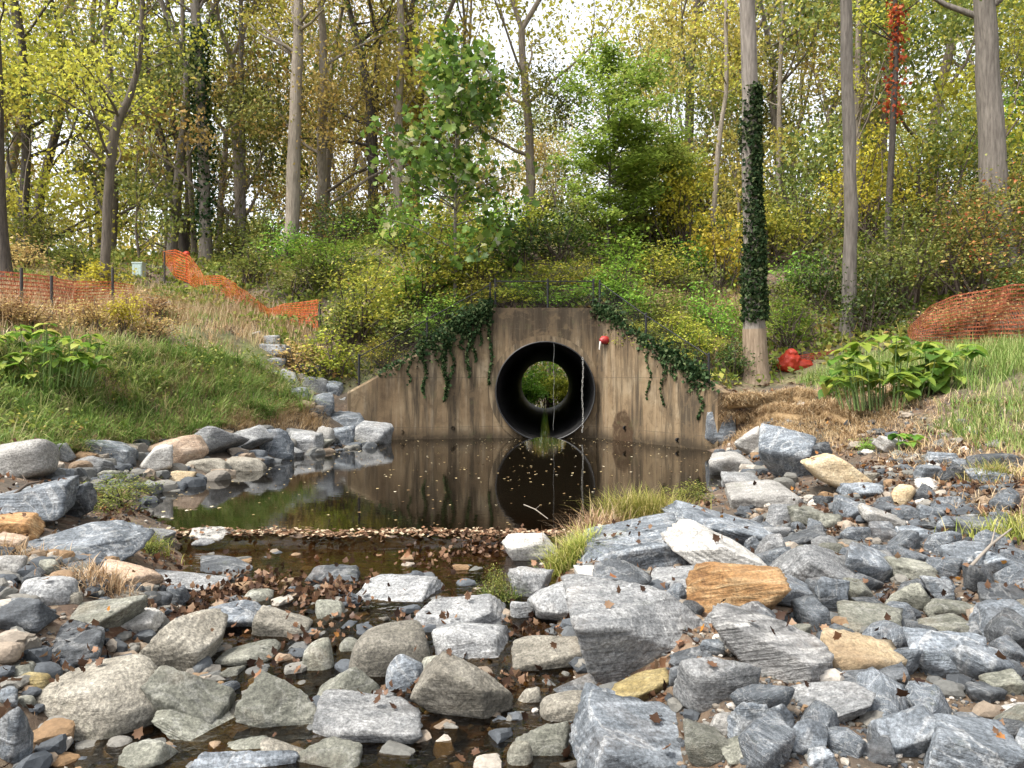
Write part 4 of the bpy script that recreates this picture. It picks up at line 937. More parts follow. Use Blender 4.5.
shelf(mb, wpoly([(640,290),(750,300),(750,370),(690,350)]), 260, 14, .15, (.3, .6), rngc, None, .6, .5, .012)
shelf(mb, wpoly([(890,400),(1060,400),(1080,500),(980,480),(880,440)]), 130, 12, .12, (.10, .26), rngc, np.array([-.3, -.3, 0]), .9, .9, .011)
shelf(mb, wpoly([(-60,314),(135,308),(140,326),(-60,332)]), 150, 16, .12, (.5, .95), rngc, None, .5, .4, .014)
shelf(mb, wpoly([(225,314),(320,332),(318,342),(225,326)]), 50, 12, .12, (.25, .5), rngc, None, .5, .4, .014)
shelf(mb, topL, 190, 16, .12, (.2, .45), rngc, None, .6, .5, .013)
shelf(mb, wpoly([(130,372),(215,362),(255,388),(225,402),(140,392)]), 80, 20, .1, (.12, .3), rngc, np.array([.6, -.7, 0]), .9, .9, .012)
shelf(mb, wpoly([(880,445),(1030,430),(1040,560),(965,520),(890,475)]), 110, 9, .07, (.10, .28), rngc, np.array([-.3, -.3, 0]), 1., .8, .009)
tag(mb.build('dry_straw', STRAW), 'pale dry straw and dead grass lying over the banks', 'dry grass', kind='stuff')

# low undergrowth on the embankment and the wood floor
mb = MB()
qb = sample_poly(bankL, 2600, rngc); qb = qb[sines(qb, 51, .5, 3) > .05]
for rep in range(2):
    Pn = drop(qb + rngc.normal(0, .08, qb.shape)); Pn[:, 2] += rngc.uniform(.08, .5, len(qb)); V, F = leaves(Pn, rngc.uniform(.04, .10, len(qb)), rngc, .5, .55); mb.add(V, F, np.clip(rngc.normal(.45, .25, len(qb)), 0, 1))
slope = np.array([(-13,19.5),(-9,22),(-5,19),(-4.2,19.1),(-.5,19.8),(2.2,19.8),(4.4,16.6),(9,17.5),(15,18.5),(22,22),(22,34),(-20,36),(-18,27)])
q = sample_poly(slope, 24000, rngc); dens = sines(q, 44, .22, 3); q = q[dens > rngc.uniform(-.9, .5, len(q))]
for rep in range(3):
    Pn = drop(q + rngc.normal(0, .12, q.shape)); Pn[:, 2] += rngc.uniform(.03, .55, len(q)) * (.5 + .5 * sines(q, 45, .3, 2))
    V, F = leaves(Pn, rngc.uniform(.09, .22, len(q)), rngc, .45, .6); mb.add(V, F, np.clip(.5 + .35 * sines(q, 46, .25, 3) + rngc.normal(0, .2, len(q)), 0, 1))
V, F = blades(drop(q[:8000]), rngc.uniform(.3, .7, min(8000, len(q))), rngc, .6, .5, .02); mb.add(V, F, np.repeat(rngc.uniform(.3, 1, min(8000, len(q))), 3))
tag(mb.build('undergrowth', WEED), 'tangled low weeds and undergrowth covering the embankment slope', 'undergrowth', kind='stuff')
# fallen leaves of the wood floor
mb = MB(); q = sample_poly(np.array([(-22,20),(-10,19),(-4.3,19),(-.5,19.8),(2.2,19.8),(4.6,15.6),(7,12),(14,12),(24,22),(24,36),(-24,40)]), 16000, rngc); Pn = drop(q, .03)
V, F = leaves(Pn, rngc.uniform(.07, .16, len(q)), rngc, .8, .7); mb.add(V, F, rngc.uniform(0, 1, len(q)))
tag(mb.build('leaf_litter', LITTER), 'brown leaf litter on the wood floor and the slope above the wall', 'leaf litter', kind='stuff')
# ------------------------------------------------------------------ bushes, saplings, ivy
GREEN = {
 'yellowgreen': leaf_mat('yellow_green_leaves', [(0, (0.109,0.139,0.0232)), (.4, (0.248,0.279,0.0388)), (.75, (0.434,0.419,0.062)), (1, (0.62,0.527,0.0775))], .4),
 'olive': leaf_mat('olive_leaves', [(0, (0.0543,0.0775,0.0186)), (.4, (0.139,0.178,0.0388)), (.75, (0.248,0.264,0.062)), (1, (0.403,0.341,0.109))], .35),
 'dark': leaf_mat('dark_green_leaves', [(0, (0.0225,0.045,0.012)), (.5, (0.06,0.0975,0.024)), (.85, (0.12,0.165,0.0375)), (1, (0.24,0.24,0.075))], .3, gloss=.02),
 'bright': leaf_mat('fresh_green_leaves', [(0, (0.0775,0.155,0.0248)), (.4, (0.155,0.295,0.0388)), (.8, (0.279,0.434,0.062)), (1, (0.465,0.527,0.093))], .42),
 'yellow': leaf_mat('yellow_leaves', [(0, (0.217,0.186,0.031)), (.4, (0.465,0.388,0.0465)), (.75, (0.62,0.558,0.062)), (1, (0.62,0.62,0.093))], .42),
 'tan': leaf_mat('tan_brown_leaves', [(0, (0.139,0.0853,0.0388)), (.4, (0.341,0.217,0.093)), (.75, (0.527,0.372,0.155)), (1, (0.62,0.512,0.186))], .35),
 'mixed': leaf_mat('mixed_autumn_leaves', [(0, (0.062,0.093,0.0217)), (.45, (0.186,0.217,0.0465)), (.7, (0.372,0.31,0.0775)), (.86, (0.496,0.248,0.0775)), (1, (0.62,0.155,0.0775))], .35),
 'canopy': leaf_mat('canopy_leaves', [(0, (0.136,0.126,0.0387)), (.3, (0.29,0.253,0.0679)), (.6, (0.485,0.388,0.0969)), (.85, (0.6,0.426,0.116)), (1, (0.6,0.581,0.155))], .45, .05, .5),
 'canopygreen': leaf_mat('green_canopy_leaves', [(0, (0.0581,0.0871,0.0271)), (.4, (0.174,0.222,0.0581)), (.75, (0.33,0.349,0.0871)), (1, (0.581,0.504,0.116))], .45, .04, .45),
 'canopyyellow': leaf_mat('yellow_canopy_leaves', [(0, (0.232,0.214,0.0387)), (.4, (0.485,0.446,0.0679)), (.75, (0.6,0.6,0.0871)), (1, (0.6,0.6,0.116))], .45, .03, .35),
 'feather': leaf_mat('feathery_leaves', [(0, (.12,.18,.035)), (.4, (.22,.31,.055)), (.8, (.33,.42,.08)), (1, (.45,.47,.12))], .5),
 'red': leaf_mat('red_creeper_leaves', [(0, (0.234,0.0281,0.0188)), (.6, (0.45,0.0656,0.0375)), (1, (0.465,0.15,0.0469))], .35),
 'ivy': leaf_mat('ivy_leaves', [(0, (.012,.03,.012)), (.5, (.035,.068,.026)), (.85, (.075,.115,.045)), (1, (.15,.18,.08))], .25, gloss=.004),
}
TWIG = simple_mat('brown_twig', (.075,.055,.04), .9)
def bush_mesh(seed, n=2200, lsize=.09, style='round'):
    """unit bush, about 1 m across and 1 m high: twigs and leaf clumps with gaps"""
    rng = R0(seed); tw = MB(); lf = MB(); C = []
    for i in range(22):
        th = rng.uniform(0, 6.28); r = rng.uniform(.05, .5) ; h = rng.uniform(.35, .98) * (1 - .5 * (r / .5) ** 2)
        e = np.array([r * cos(th), r * sin(th), h]); b = np.array([rng.normal(0, .06), rng.normal(0, .06), -.05]); mid = (b + e) / 2 + rng.normal(0, .06, 3)
        tw.tube([b, mid, e], [.012, .008, .003], 4); C.append(e)
        for j in range(3): C.append(e * rng.uniform(.55, .95) + rng.normal(0, .10, 3))
    C = np.array(C); C[:, 2] = np.abs(C[:, 2]); k = rng.randint(len(C), size=n); sg = rng.uniform(.05, .10, len(C))
    Pn = C[k] + rng.normal(size=(n, 3)) * sg[k][:, None] * [1.15, 1.15, .75]; Pn[:, 2] = np.abs(Pn[:, 2])
    tone = rng.uniform(-.25, .25, len(C)); r = np.clip(.5 + tone[k] + rng.normal(0, .17, n), 0, 1)
    if style == 'fern':
        V, F = leaves(Pn, rng.uniform(.5, 1.3, n) * lsize * 1.5, rng, .55, .22, .05)
    else:
        V, F = leaves(Pn, rng.uniform(.6, 1.3, n) * lsize, rng, .45, .62)
    lf.add(V, F, r); return tw, lf
BUSH = {}
def bush(px, py, w, h, kind, desc, Y=None, style='round', name='bush', lsize=None, dens=1., label=None):
    """py = foot of the bush"""
    p = np.array(P(px, py, Y)) if Y else at(px, py)
    p[2] = float(ground(p[0], p[1])[0]) - .05 if Y else p[2] - .05
    W = w * p[1] / F_PX; H = h * p[1] / F_PX
    ls = lsize or np.clip(3.4 * p[1] / F_PX, .05, .16); key = (kind, style, int(round(ls / W * 12)), len(BUSH) % 3 if len(BUSH) < 40 else 0)
    if key not in BUSH:
        n = int(np.clip(.95 * dens / (ls / max(W, H * .8)) ** 2 * 3.2, 900, 9000))
        tw, lf = bush_mesh(hash(key) % 9999 if False else (len(BUSH) * 37 + 5), n, ls / W, style)
        BUSH[key] = (tw.data('stems', TWIG), lf.data('foliage', GREEN[kind]))
    t = empty(name, tuple(p), random.Random(px * 31 + py).uniform(0, 6)); t.scale = (W * 1.1, W * 1.1, H)
    link('stems', BUSH[key][0], t); link('foliage', BUSH[key][1], t)
    t['category'] = 'bush' if name == 'bush' else name.replace('_', ' '); t['group'] = 'bushes on the embankment and banks'
    BL.append((t, desc, px, py - h / 2, label)); return t
BL = []
LAND = [('corner pile', 360, 432), ('weathered headwall top', 545, 300), ('ivy clad trunk', 755, 300), ('bare grey trunk', 846, 250), ('broad leaf clump', 890, 365), ('orange netting mound', 975, 315),
        ('draped orange fence', 240, 295), ('rust orange netting', 70, 295), ('large-leaved sapling', 456, 180), ('feathery sapling', 610, 150), ('pale utility box', 140, 268), ('stone swale', 290, 370),
        ('red creeper trunk', 892, 120), ('thick leaning trunk', 988, 100), ('crooked yellow-leaved trunk', 115, 130), ('dark frame-edge trunk', 9, 130), ('ivy wrapped trunk', 203, 150), ('pale straight trunk', 294, 130), ('red bundle', 800, 360)]
BS = [(300,300,90,62,'olive'),(362,338,105,92,'yellowgreen'),(250,288,72,52,'olive'),(332,280,92,54,'bright'),(425,300,105,85,'yellowgreen'),(398,352,70,56,'olive'),(345,345,66,60,'olive'),
 (330,378,66,52,'yellowgreen'),(300,372,50,36,'tan'),(472,292,74,66,'yellowgreen'),(405,250,85,56,'bright'),(520,268,84,62,'dark'),(562,262,74,72,'dark'),(575,306,60,26,'bright'),(505,306,66,22,'yellowgreen'),
 (690,362,62,46,'yellowgreen'),(662,330,66,50,'olive'),(720,290,64,84,'yellow'),(682,250,74,92,'yellow'),(770,262,84,84,'yellowgreen'),(822,312,70,84,'dark'),(868,336,74,90,'dark'),
 (905,306,124,112,'olive'),(960,296,144,122,'mixed'),(1016,262,110,122,'mixed'),(930,232,124,124,'yellowgreen'),(1012,182,96,104,'bright'),(866,240,94,112,'yellow'),(800,250,80,90,'olive'),
 (20,275,66,46,'tan'),(72,276,60,44,'olive'),(232,262,66,46,'olive'),(40,262,60,60,'olive'),(640,250,80,70,'olive'),(600,240,90,50,'olive'),(700,210,70,60,'yellowgreen'),
 (380,240,70,50,'olive'),(340,250,70,60,'dark'),(450,250,70,60,'yellowgreen'),(495,240,60,50,'bright'),(740,215,60,50,'olive'),(1030,310,80,60,'dark'),(985,215,70,60,'dark'),(640,345,50,30,'yellowgreen'),
 (435,325,50,34,'dark'),(402,338,40,30,'dark'),(735,378,56,50,'dark'),(780,330,60,60,'olive'),(100,300,60,50,'yellow'),(60,310,80,40,'tan'),(30,330,70,38,'tan'),(92,332,60,44,'tan'),(122,334,50,46,'yellow'),(5,326,60,44,'tan'),(150,338,60,30,'tan'),(150,318,60,34,'tan'),(290,262,60,40,'bright'),
 (835,390,40,26,'olive'),(1015,300,60,50,'mixed'),(268,262,50,60,'olive'),(530,238,70,46,'yellowgreen'),(575,235,60,50,'olive'),(900,215,60,70,'mixed'),(550,292,60,40,'yellowgreen'),(612,300,52,40,'bright'),(470,312,60,40,'yellowgreen'),(448,322,50,36,'bright'),(640,322,56,44,'bright'),(668,345,56,40,'yellowgreen'),(700,330,60,50,'bright'),(655,290,70,50,'yellowgreen'),(690,300,60,46,'olive'),(720,345,50,40,'bright'),(620,270,70,46,'bright'),(520,300,46,26,'bright'),(590,290,50,36,'yellowgreen'),(430,340,50,34,'bright'),(385,365,46,32,'yellowgreen'),(460,270,70,50,'bright'),(700,275,60,40,'bright'),(415,310,70,50,'bright'),(800,300,60,50,'bright'),(540,305,40,22,'bright')]
for b in BS: bush(*b, {'yellowgreen': 'yellow-green', 'dark': 'dark green', 'bright': 'fresh green', 'mixed': 'red-flecked green', 'tan': 'dry tan'}.get(b[4], b[4]) + ' bush')
bush(790, 345, 82, 66, 'bright', '', style='fern', name='fern', dens=.8, label='feathery light green fern between the ivy clad trunk and the bare grey trunk')
bush(622, 304, 66, 56, 'bright', '', style='fern', name='fern', dens=1., label='bright feathery bush spilling over the right shoulder of the headwall')
bush(690, 350, 50, 34, 'bright', '', style='fern', name='fern', dens=1., label='small light green fern drooping over the railing of the stained wing')
bush(115, 505, 86, 36, 'olive', '', name='weed_patch', label='low brownish green weeds among the stones beside the pool', lsize=.028)
bush(146, 552, 40, 28, 'olive', '', name='weed_patch', label='small weeds at the end of the broad blue slab', lsize=.028)
bush(497, 600, 34, 44, 'olive', '', name='weed_patch', label='small dark weed tuft beside the notched grey block', lsize=.025)
bush(690, 500, 50, 26, 'olive', '', name='weed_patch', label='low weeds at the far waterside behind the tilted long slab', lsize=.03)
bush(870, 450, 30, 16, 'bright', '', name='weed_patch', label='little bright green weed above the cream block', lsize=.05)

# drooping grass tufts by the pool
def tuft(px, py, n, h, spread, mat, label, lean=.8, dirs=None):
    p = at(px, py); t = R0(px * 3 + py); q = np.column_stack([p[0] + t.normal(0, spread, n), p[1] + t.normal(0, spread * .5, n)]); mb = MB()
    V, F = blades(drop(q, -.01), t.uniform(h * .6, h * 1.15, n), t, lean, .85, .008, dirs); mb.add(V, F, np.repeat(t.uniform(0, 1, n), 3))
    o = mb.build('grass_tuft', mat, None, tuple(p)); tag(o, label, 'grass tuft', 'grass tufts by the pool')
POOLG = leaf_mat('pool_grass', [(0, (.14,.18,.03)), (.4, (.28,.31,.06)), (.75, (.46,.42,.12)), (1, (.55,.45,.22))], .35)
tuft(645, 522, 1500, .42, .2, POOLG, 'wide drooping yellow-green grass clump at the pool edge above the layered slab')
tuft(573, 566, 800, .36, .10, POOLG, 'upright yellow-green grass tuft between the sandy white slab and layered slab')
tuft(592, 536, 320, .40, .14, STRAW, 'dry seed-headed grass between the two green clumps at the pool edge')
tuft(497, 598, 260, .22, .07, SEDGE, 'small green grass tuft in front of the sandy white slab')
tuft(100, 585, 300, .22, .12, STRAW, 'dry straw tuft on the peach stone')
tuft(150, 548, 160, .2, .09, POOLG, 'light green grass wisps at the end of the weedy blue slab')
tuft(350, 443, 120, .3, .14, POOLG, 'green grass tuft between the corner pile stones')
tuft(20, 560, 160, .2, .12, STRAW, 'dry straw tuft below the rust-brown stone')
tuft(1010, 540, 300, .3, .18, POOLG, 'yellowing grass tuft over the dark flat stones of the right bank')
tuft(990, 480, 300, .28, .1, POOLG, 'thin grass tuft among blue stones below the sedge')

# broad leaf clumps
HB = leaf_mat('broad_leaves', [(0, (.04,.11,.018)), (.4, (.12,.23,.03)), (.75, (.24,.35,.05)), (.93, (.37,.42,.08)), (1, (.48,.42,.12))], .5, .02, .15, .03)
GSTEM = simple_mat('green_stem', (.11,.17,.045), .6)
def broadleaf(px, py, w, h, n, size, label, seed, kind='broad_leaf_plant'):
    p = at(px, py); r = R0(seed); W = w * p[1] / F_PX; H = h * p[1] / F_PX; t = empty(kind, tuple(p)); st = MB()
    tag(t, label, 'broad leaf plant', 'broad leaf plants on the banks'); nl = 0
    st_all = []
    for i in range(n):
        th = r.uniform(0, 6.28); rr = W / 2 * sqrt(r.uniform(.03, 1)); top = np.array([p[0] + rr * cos(th), p[1] + rr * sin(th) * .7, p[2] + H * r.uniform(.2, 1) * (1 - .35 * (rr / W * 2) ** 2)])
        base = p + np.array([(top[0] - p[0]) * .8, (top[1] - p[1]) * .8, -.03])
        st.tube([base, (base + top) / 2 + [0, 0, .05], top], [.012, .009, .005], 5)
        m = r.randint(3, 6); a = np.column_stack([np.cos(np.arange(m) * 6.28 / m + r.uniform(0, 6)), np.sin(np.arange(m) * 6.28 / m + r.uniform(0, 6)), r.uniform(-.35, .12, m)])
        V, F, k = big_leaves(np.repeat(top[None], m, 0) + a * .03, r.uniform(.45, 1.25, m) * size, r, .85, HEART, .32, a)
        lf = MB(); lf.add(V, F, np.repeat(np.clip(r.uniform(.1, 1, m), 0, 1), k)); st_all.append(lf)
    st.build('stem', GSTEM, t, tuple(p))
    lf = MB()
    for l in st_all:
        for v, f, rr in zip(l.v, l.t, l.rt): lf.add(v, f, rr)
    lf.build('leaves', HB, t, tuple(p))
broadleaf(885, 408, 120, 78, 64, .22, 'big fresh green broad leaf clump on the bank before the orange netting mound', 3)
broadleaf(945, 385, 70, 48, 26, .21, 'lower broad leaf clump beside the bigger one, reaching over the sedge', 4)
broadleaf(835, 402, 50, 52, 10, .24, 'smaller broad leaf clump near the red bundle and straw roll', 8)
broadleaf(40, 385, 130, 66, 70, .18, 'bright broad leaf clump on top of the sedge bank below the rust orange netting', 5)
broadleaf(905, 450, 30, 20, 4, .15, 'low young broad leaf sprout below the big green clump', 6)

# ivy
def ivy_curtain(strands, mass, label, seed, loc):
    r = R0(seed); mb = MB()
    for (x, z0, z1, w) in strands:
        w *= .62; n = int((z0 - z1) * 230 * (w / .12)); t = r.uniform(0, 1, n) ** 1.15; xx = x + .04 * np.sin(t * 9 + x * 7) + r.normal(0, w * .4, n) * (1 - .6 * t)
        y = wall_y(xx) - r.uniform(.01, .09, n); Pn = np.column_stack([xx, y, z0 + (z1 - z0) * t])
        V, F = leaves(Pn, r.uniform(.05, .1, n), r, .15, .85, .2); mb.add(V, F, r.uniform(0, 1, n))
    for (xa, za, xb, zb, n, s) in mass:
        t = r.uniform(0, 1, n); xx = xa + (xb - xa) * t + r.normal(0, .05, n); zz = za + (zb - za) * t + r.normal(0, s, n); y = wall_y(xx) + r.uniform(-.12, .3, n)
        V, F = leaves(np.column_stack([xx, y, zz]), r.uniform(.06, .12, n), r, .35, .8, .2); mb.add(V, F, r.uniform(0, 1, n))
    o = mb.build('ivy_curtain', GREEN['ivy'], None, loc); tag(o, label, 'ivy', 'ivy hanging over the headwall')
def wz_(px, py): x = (px - 512) / F_PX * 18.9; return x, CAMZ - (py - HZ) / F_PX * 18.9
L1 = [(425,352,398,.10),(410,362,385,.05),(445,335,402,.20),(452,335,380,.12),(468,320,378,.16),(474,322,362,.12),(490,312,385,.10),(437,345,366,.06),(462,325,350,.18),(480,318,345,.12)]
ivy_curtain([(*wz_(a, b), wz_(a, c)[1], w) for a, b, c, w in L1], [(-2.3,2.15,-.5,3.2,1700,.16),(-3.2,1.6,-2.2,2.1,360,.08),(-1.5,2.75,-.5,3.25,900,.15)], 'dark ivy curtain with long strands hanging over the wing wall near the corner pile', 21, (-1.5, 19.1, 2.6))
L2 = [(648,348,400,.05),(662,352,405,.06),(640,335,352,.10),(690,375,392,.10),(700,382,420,.07),(672,360,380,.08)]
def wz2(px, py):
    x = 3.
    for i in range(8): x = (px - 512) / F_PX * float(wall_y(x))
    return x, CAMZ - (py - HZ) / F_PX * float(wall_y(x))
ivy_curtain([(*wz2(a, b), wz2(a, c)[1], w) for a, b, c, w in L2], [(2.2,3.1,4.1,1.35,1300,.10),(2.0,3.3,2.6,2.95,500,.12),(3.3,2.1,4.0,1.5,700,.16)], 'dark ivy trailing down the sloping top of the stained wing wall', 22, (3.1, 17.5, 2.2))
# ------------------------------------------------------------------ trees
def bark_mat(name, dark, light, sc=1., moss=0.):
    m, nt = new_mat(name); co = nd(nt, 'TexCoord').outputs['Object']
    n = noise(nt, mapping(nt, co, sc=(9 * sc, 9 * sc, 1.1 * sc)), 2., 7, .65); n2 = noise(nt, co, 1.2, 4)
    c = mixc(nt, ramp(nt, n, [(.34, 0.), (.66, 1.)]), dark, light); c = mixc(nt, math_(nt, 'MULTIPLY', n2, .5), c, tuple(.6 * x for x in dark))
    r = nd(nt, 'ObjectInfo').outputs['Random']; c = nd(nt, 'HueSaturation', Color=c, Value=math_(nt, 'MULTIPLY_ADD', r, .5, .75)).outputs[0]
    finish(nt, principled(nt, c, .92, n, .8, .03)); return m
BARK = {'grey': bark_mat('grey_bark', (.10,.085,.07), (.27,.235,.20)), 'dark': bark_mat('dark_bark', (.038,.031,.025), (.12,.098,.08)), 'pale': bark_mat('pale_bark', (.16,.13,.10), (.34,.29,.23)), 'brown': bark_mat('brown_bark', (.10,.08,.06), (.25,.205,.16)),
        'strip': bark_mat('stripped_bark', (.20,.14,.09), (.42,.32,.22))}
def limb(mb, p, d, L, r0, rng, level, tips, wob=.12, up=.12, seg=6, rend=.25, sides=6):
    pts = [p]; d = d / np.linalg.norm(d)
    for i in range(seg):
        d = d + rng.normal(0, wob, 3) + np.array([0, 0, up]); d /= np.linalg.norm(d); pts.append(pts[-1] + d * L / seg)
    pts = np.array(pts); rad = r0 * (1 - (1 - rend) * np.linspace(0, 1, seg + 1)); mb.tube(pts, rad, sides)
    return pts, rad, d
def forest_tree(seed, H, r0, fork=.45, spread=.55, low=.3):
    """trunk that forks into crooked limbs; returns the wood, and the twig ends for leaves"""
    rng = R0(seed); wd = MB(); tips = []
    L = H * fork; pts, rad, d = limb(wd, np.array([0, 0, -.3]), np.array([rng.normal(0, .05), rng.normal(0, .05), 1.]), L, r0, rng, 0, tips, .05, .05, 9, .62, 8)
    def grow_(p, d, L, r, lvl):
        q, ra, dd = limb(wd, p, d, L, r, rng, lvl, tips, .13, .10, 5 if lvl < 3 else 3, .5, 6 if lvl < 2 else 4)
        if lvl >= 2:
            for t in (1, 2, -1): tips.append((q[min(t, len(q) - 1)] if t > 0 else q[-1], .38 + .12 * L))
        if lvl >= 3 or L < .7: return
        n = rng.randint(2, 4) if lvl else 3
        for i in range(n):
            k = len(q) - 1 if i < 2 else rng.randint(2, len(q)); a = rng.normal(size=3); a -= a @ dd * dd; a /= np.linalg.norm(a)
            grow_(q[k], dd * .8 + a * spread * rng.uniform(.6, 1.3), L * rng.uniform(.55, .85), ra[k] * rng.uniform(.55, .8), lvl + 1)
    for i in range(rng.randint(2, 4)):
        a = rng.normal(size=3); a[2] = 0; a /= np.linalg.norm(a); grow_(pts[-1], d + a * spread * .8, H * (1 - fork) * rng.uniform(.42, .6), rad[-1] * .75, 0)
    for i in range(5):                                       # side boughs down the trunk
        k = rng.randint(int(low * 9), 9); a = rng.normal(size=3); a[2] = .45; a /= np.linalg.norm(a); grow_(pts[k], a, H * rng.uniform(.12, .22), rad[k] * .4, 1)
    return wd, tips
def crown_from(tips, n, size, rng, flat=.7, spread=1.):
    C = np.array([t[0] for t in tips]); s = np.array([t[1] for t in tips]) * spread; k = rng.randint(len(C), size=n)
    Pn = C[k] + rng.normal(size=(n, 3)) * s[k][:, None] * [1, 1, flat]; tone = rng.uniform(-.28, .28, len(C))
    mb = MB(); V, F = leaves(Pn, rng.uniform(.65, 1.35, n) * size, rng, .4, .65); mb.add(V, F, np.clip(.5 + tone[k] + rng.normal(0, .16, n), 0, 1)); return mb
VAR = []
for i in range(7):
    rng = R0(400 + i); wd, tips = forest_tree(300 + i, 21 + 3 * rng.uniform(), .21 + .1 * rng.uniform(), .36 + .14 * rng.uniform(), .6)
    VAR.append((wd.data('trunk', BARK['brown']), crown_from(tips, 5000, .215, rng, .7, .8).data('crown', GREEN['canopy'])))
UND = []
for i in range(4):
    rng = R0(500 + i); wd, tips = forest_tree(520 + i, 7.5, .07, .3, .8, .2)
    UND.append((wd.data('trunk', BARK['brown']), crown_from(tips, 3400, .17, rng, .4, .9).data('crown', GREEN['canopyyellow'])))
MC = {}
def recolour(me, mat):
    k = (me.name, mat.name)
    if k not in MC: c = me.copy(); c.materials.clear(); c.materials.append(mat); MC[k] = c
    return MC[k]
TL = []
def stand(x, y, var, sc, rz, bark, leaf, desc, name='woodland_tree', group='trees of the wood behind the embankment'):
    z = float(ground(x, y)[0]); t = empty(name, (x, y, z), rz); t.scale = (sc * .95, sc * .95, sc)
    link('trunk', recolour(var[0], BARK[bark]), t); link('crown', recolour(var[1], GREEN[leaf]), t)
    t['category'] = 'tree'; t['group'] = group
    TL.append((t, desc, 512 + x / y * F_PX, 200. - (y - 30) * 2)); return t
rt = R0(88); spots = []
tries = 0
while len(spots) < 92 and tries < 6000:
    tries += 1
    y = 31 + 52 * rt.uniform() ** 1.5; x = rt.uniform(-.78, .78) * y
    if abs(x - pipe_x(y)) < 7 and 38 < y < 52: continue
    if all((x - a) ** 2 + (y - b) ** 2 > (2.1 + .02 * y) ** 2 for a, b in spots): spots.append((x, y))
for i, (x, y) in enumerate(spots):
    u = rt.uniform(); left = x / y < -.25; right = x / y > .3
    leaf = ('canopygreen' if u < (.55 if left or right else .18) else 'canopyyellow' if u < (.85 if left else .68 if right else .26) else 'canopy')
    bark = ['brown', 'brown', 'grey', 'dark', 'pale'][rt.randint(5)]
    nm = {'canopygreen': 'green-leaved', 'canopyyellow': 'yellow-leaved', 'canopy': 'brown-leaved'}[leaf] + {'brown': ' brown-barked', 'grey': ' grey-barked', 'dark': ' dark-barked', 'pale': ' pale-barked'}[bark] + ' tree'
    stand(x, y, VAR[i % 7], rt.uniform(.8, 1.12), rt.uniform(0, 6.28), bark, leaf, ('far ' if y > 48 else '') + nm)
US = [(-17,27,.9,'canopyyellow'),(-14.5,30,1.0,'canopygreen'),(-21,29,1.1,'canopygreen'),(-11.5,31,.85,'canopygreen'),(-18,33,1.2,'canopyyellow'),(-8.5,30,.8,'canopy'),(8,27,.9,'canopy'),(11,26,1.1,'canopygreen'),(14.5,25,.9,'canopygreen'),(17,27,1.2,'canopyyellow'),(19.5,24,1.1,'canopygreen'),(6,30,.9,'canopygreen'),
      (12.5,30,1.2,'canopygreen'),(-2,31,.8,'canopy'),(2,32,.85,'canopygreen'),(16,21.5,.8,'canopyyellow'),(-24,34,1.2,'canopygreen'),(9,33,1.1,'canopy'),(22,30,1.3,'canopygreen'),(-5,33,.9,'canopy')]
for i, (x, y, s, lf) in enumerate(US):
    stand(x, y, UND[i % 4], s, i * 1.7, 'brown', lf, {'canopygreen': 'green', 'canopyyellow': 'yellow-green', 'canopy': 'brownish'}[lf] + ' understorey tree', 'understorey_tree', 'understorey trees at the edge of the wood')

# trees one can tell apart: each from its own course up the picture
def own_tree(name, label, pts, wpx, Y, bark, leaf, nb=10, n=2200, lsize=.12, seed=1, blen=(1.5, 3.), h0=.35, spread=1., extra=None):
    rng = R0(seed); W = np.array([P(a, b, Y) for a, b in pts]); base = W[0].copy(); base[2] = float(ground(base[0], base[1])[0]); W[0][2] = base[2] - .25
    rad = np.array(wpx) * Y / F_PX / 2
    W[:, 1] += np.linspace(0, 1, len(W)) * rng.normal(0, .5)
    # finer course
    t = np.linspace(0, len(W) - 1, 8 * (len(W) - 1) + 1); Q = np.column_stack([np.interp(t, range(len(W)), W[:, i]) for i in range(3)]); R_ = np.interp(t, range(len(W)), rad)
    for it in range(3): Q[1:-1] = (Q[:-2] + 2 * Q[1:-1] + Q[2:]) / 4
    Q += np.column_stack([sines(Q, seed + i, .35, 2) for i in (1, 2, 3)]) * .03 * [1, 1, 0]; R_ = R_ * (1 + .06 * sines(Q, seed + 7, .6, 2)); R_[:3] *= [1.35, 1.18, 1.06]
    T = empty(name, tuple(base)); tag(T, label, 'tree'); wd = MB(); wd.tube(Q, R_, 14); tips = []
    for i in range(nb):
        k = rng.randint(int(h0 * len(Q)), len(Q)); a = rng.normal(size=3); a[2] = abs(a[2]) * .6 + .25; a /= np.linalg.norm(a); L = rng.uniform(*blen)
        q, ra, dd = limb(wd, Q[k], a, L, R_[k] * .38, rng, 1, tips, .14, .06, 5, .3, 5)
        for j in range(3):
            b = rng.normal(size=3); b[2] = abs(b[2]) * .4; b /= np.linalg.norm(b); kk = rng.randint(1, 6); s, _, _ = limb(wd, q[kk], b + dd * .6, L * .45, ra[kk] * .5, rng, 2, tips, .15, .05, 3, .3, 4)
            tips.append((s[-1], .3 * spread)); tips.append((s[1], .25 * spread)); tips.append((q[-1], .3 * spread))
    wd.build('trunk', BARK[bark], T, tuple(base))
    if n: crown_from(tips, n, lsize, rng, .6).build('crown', GREEN[leaf], T, tuple(base))
    return Q, R_
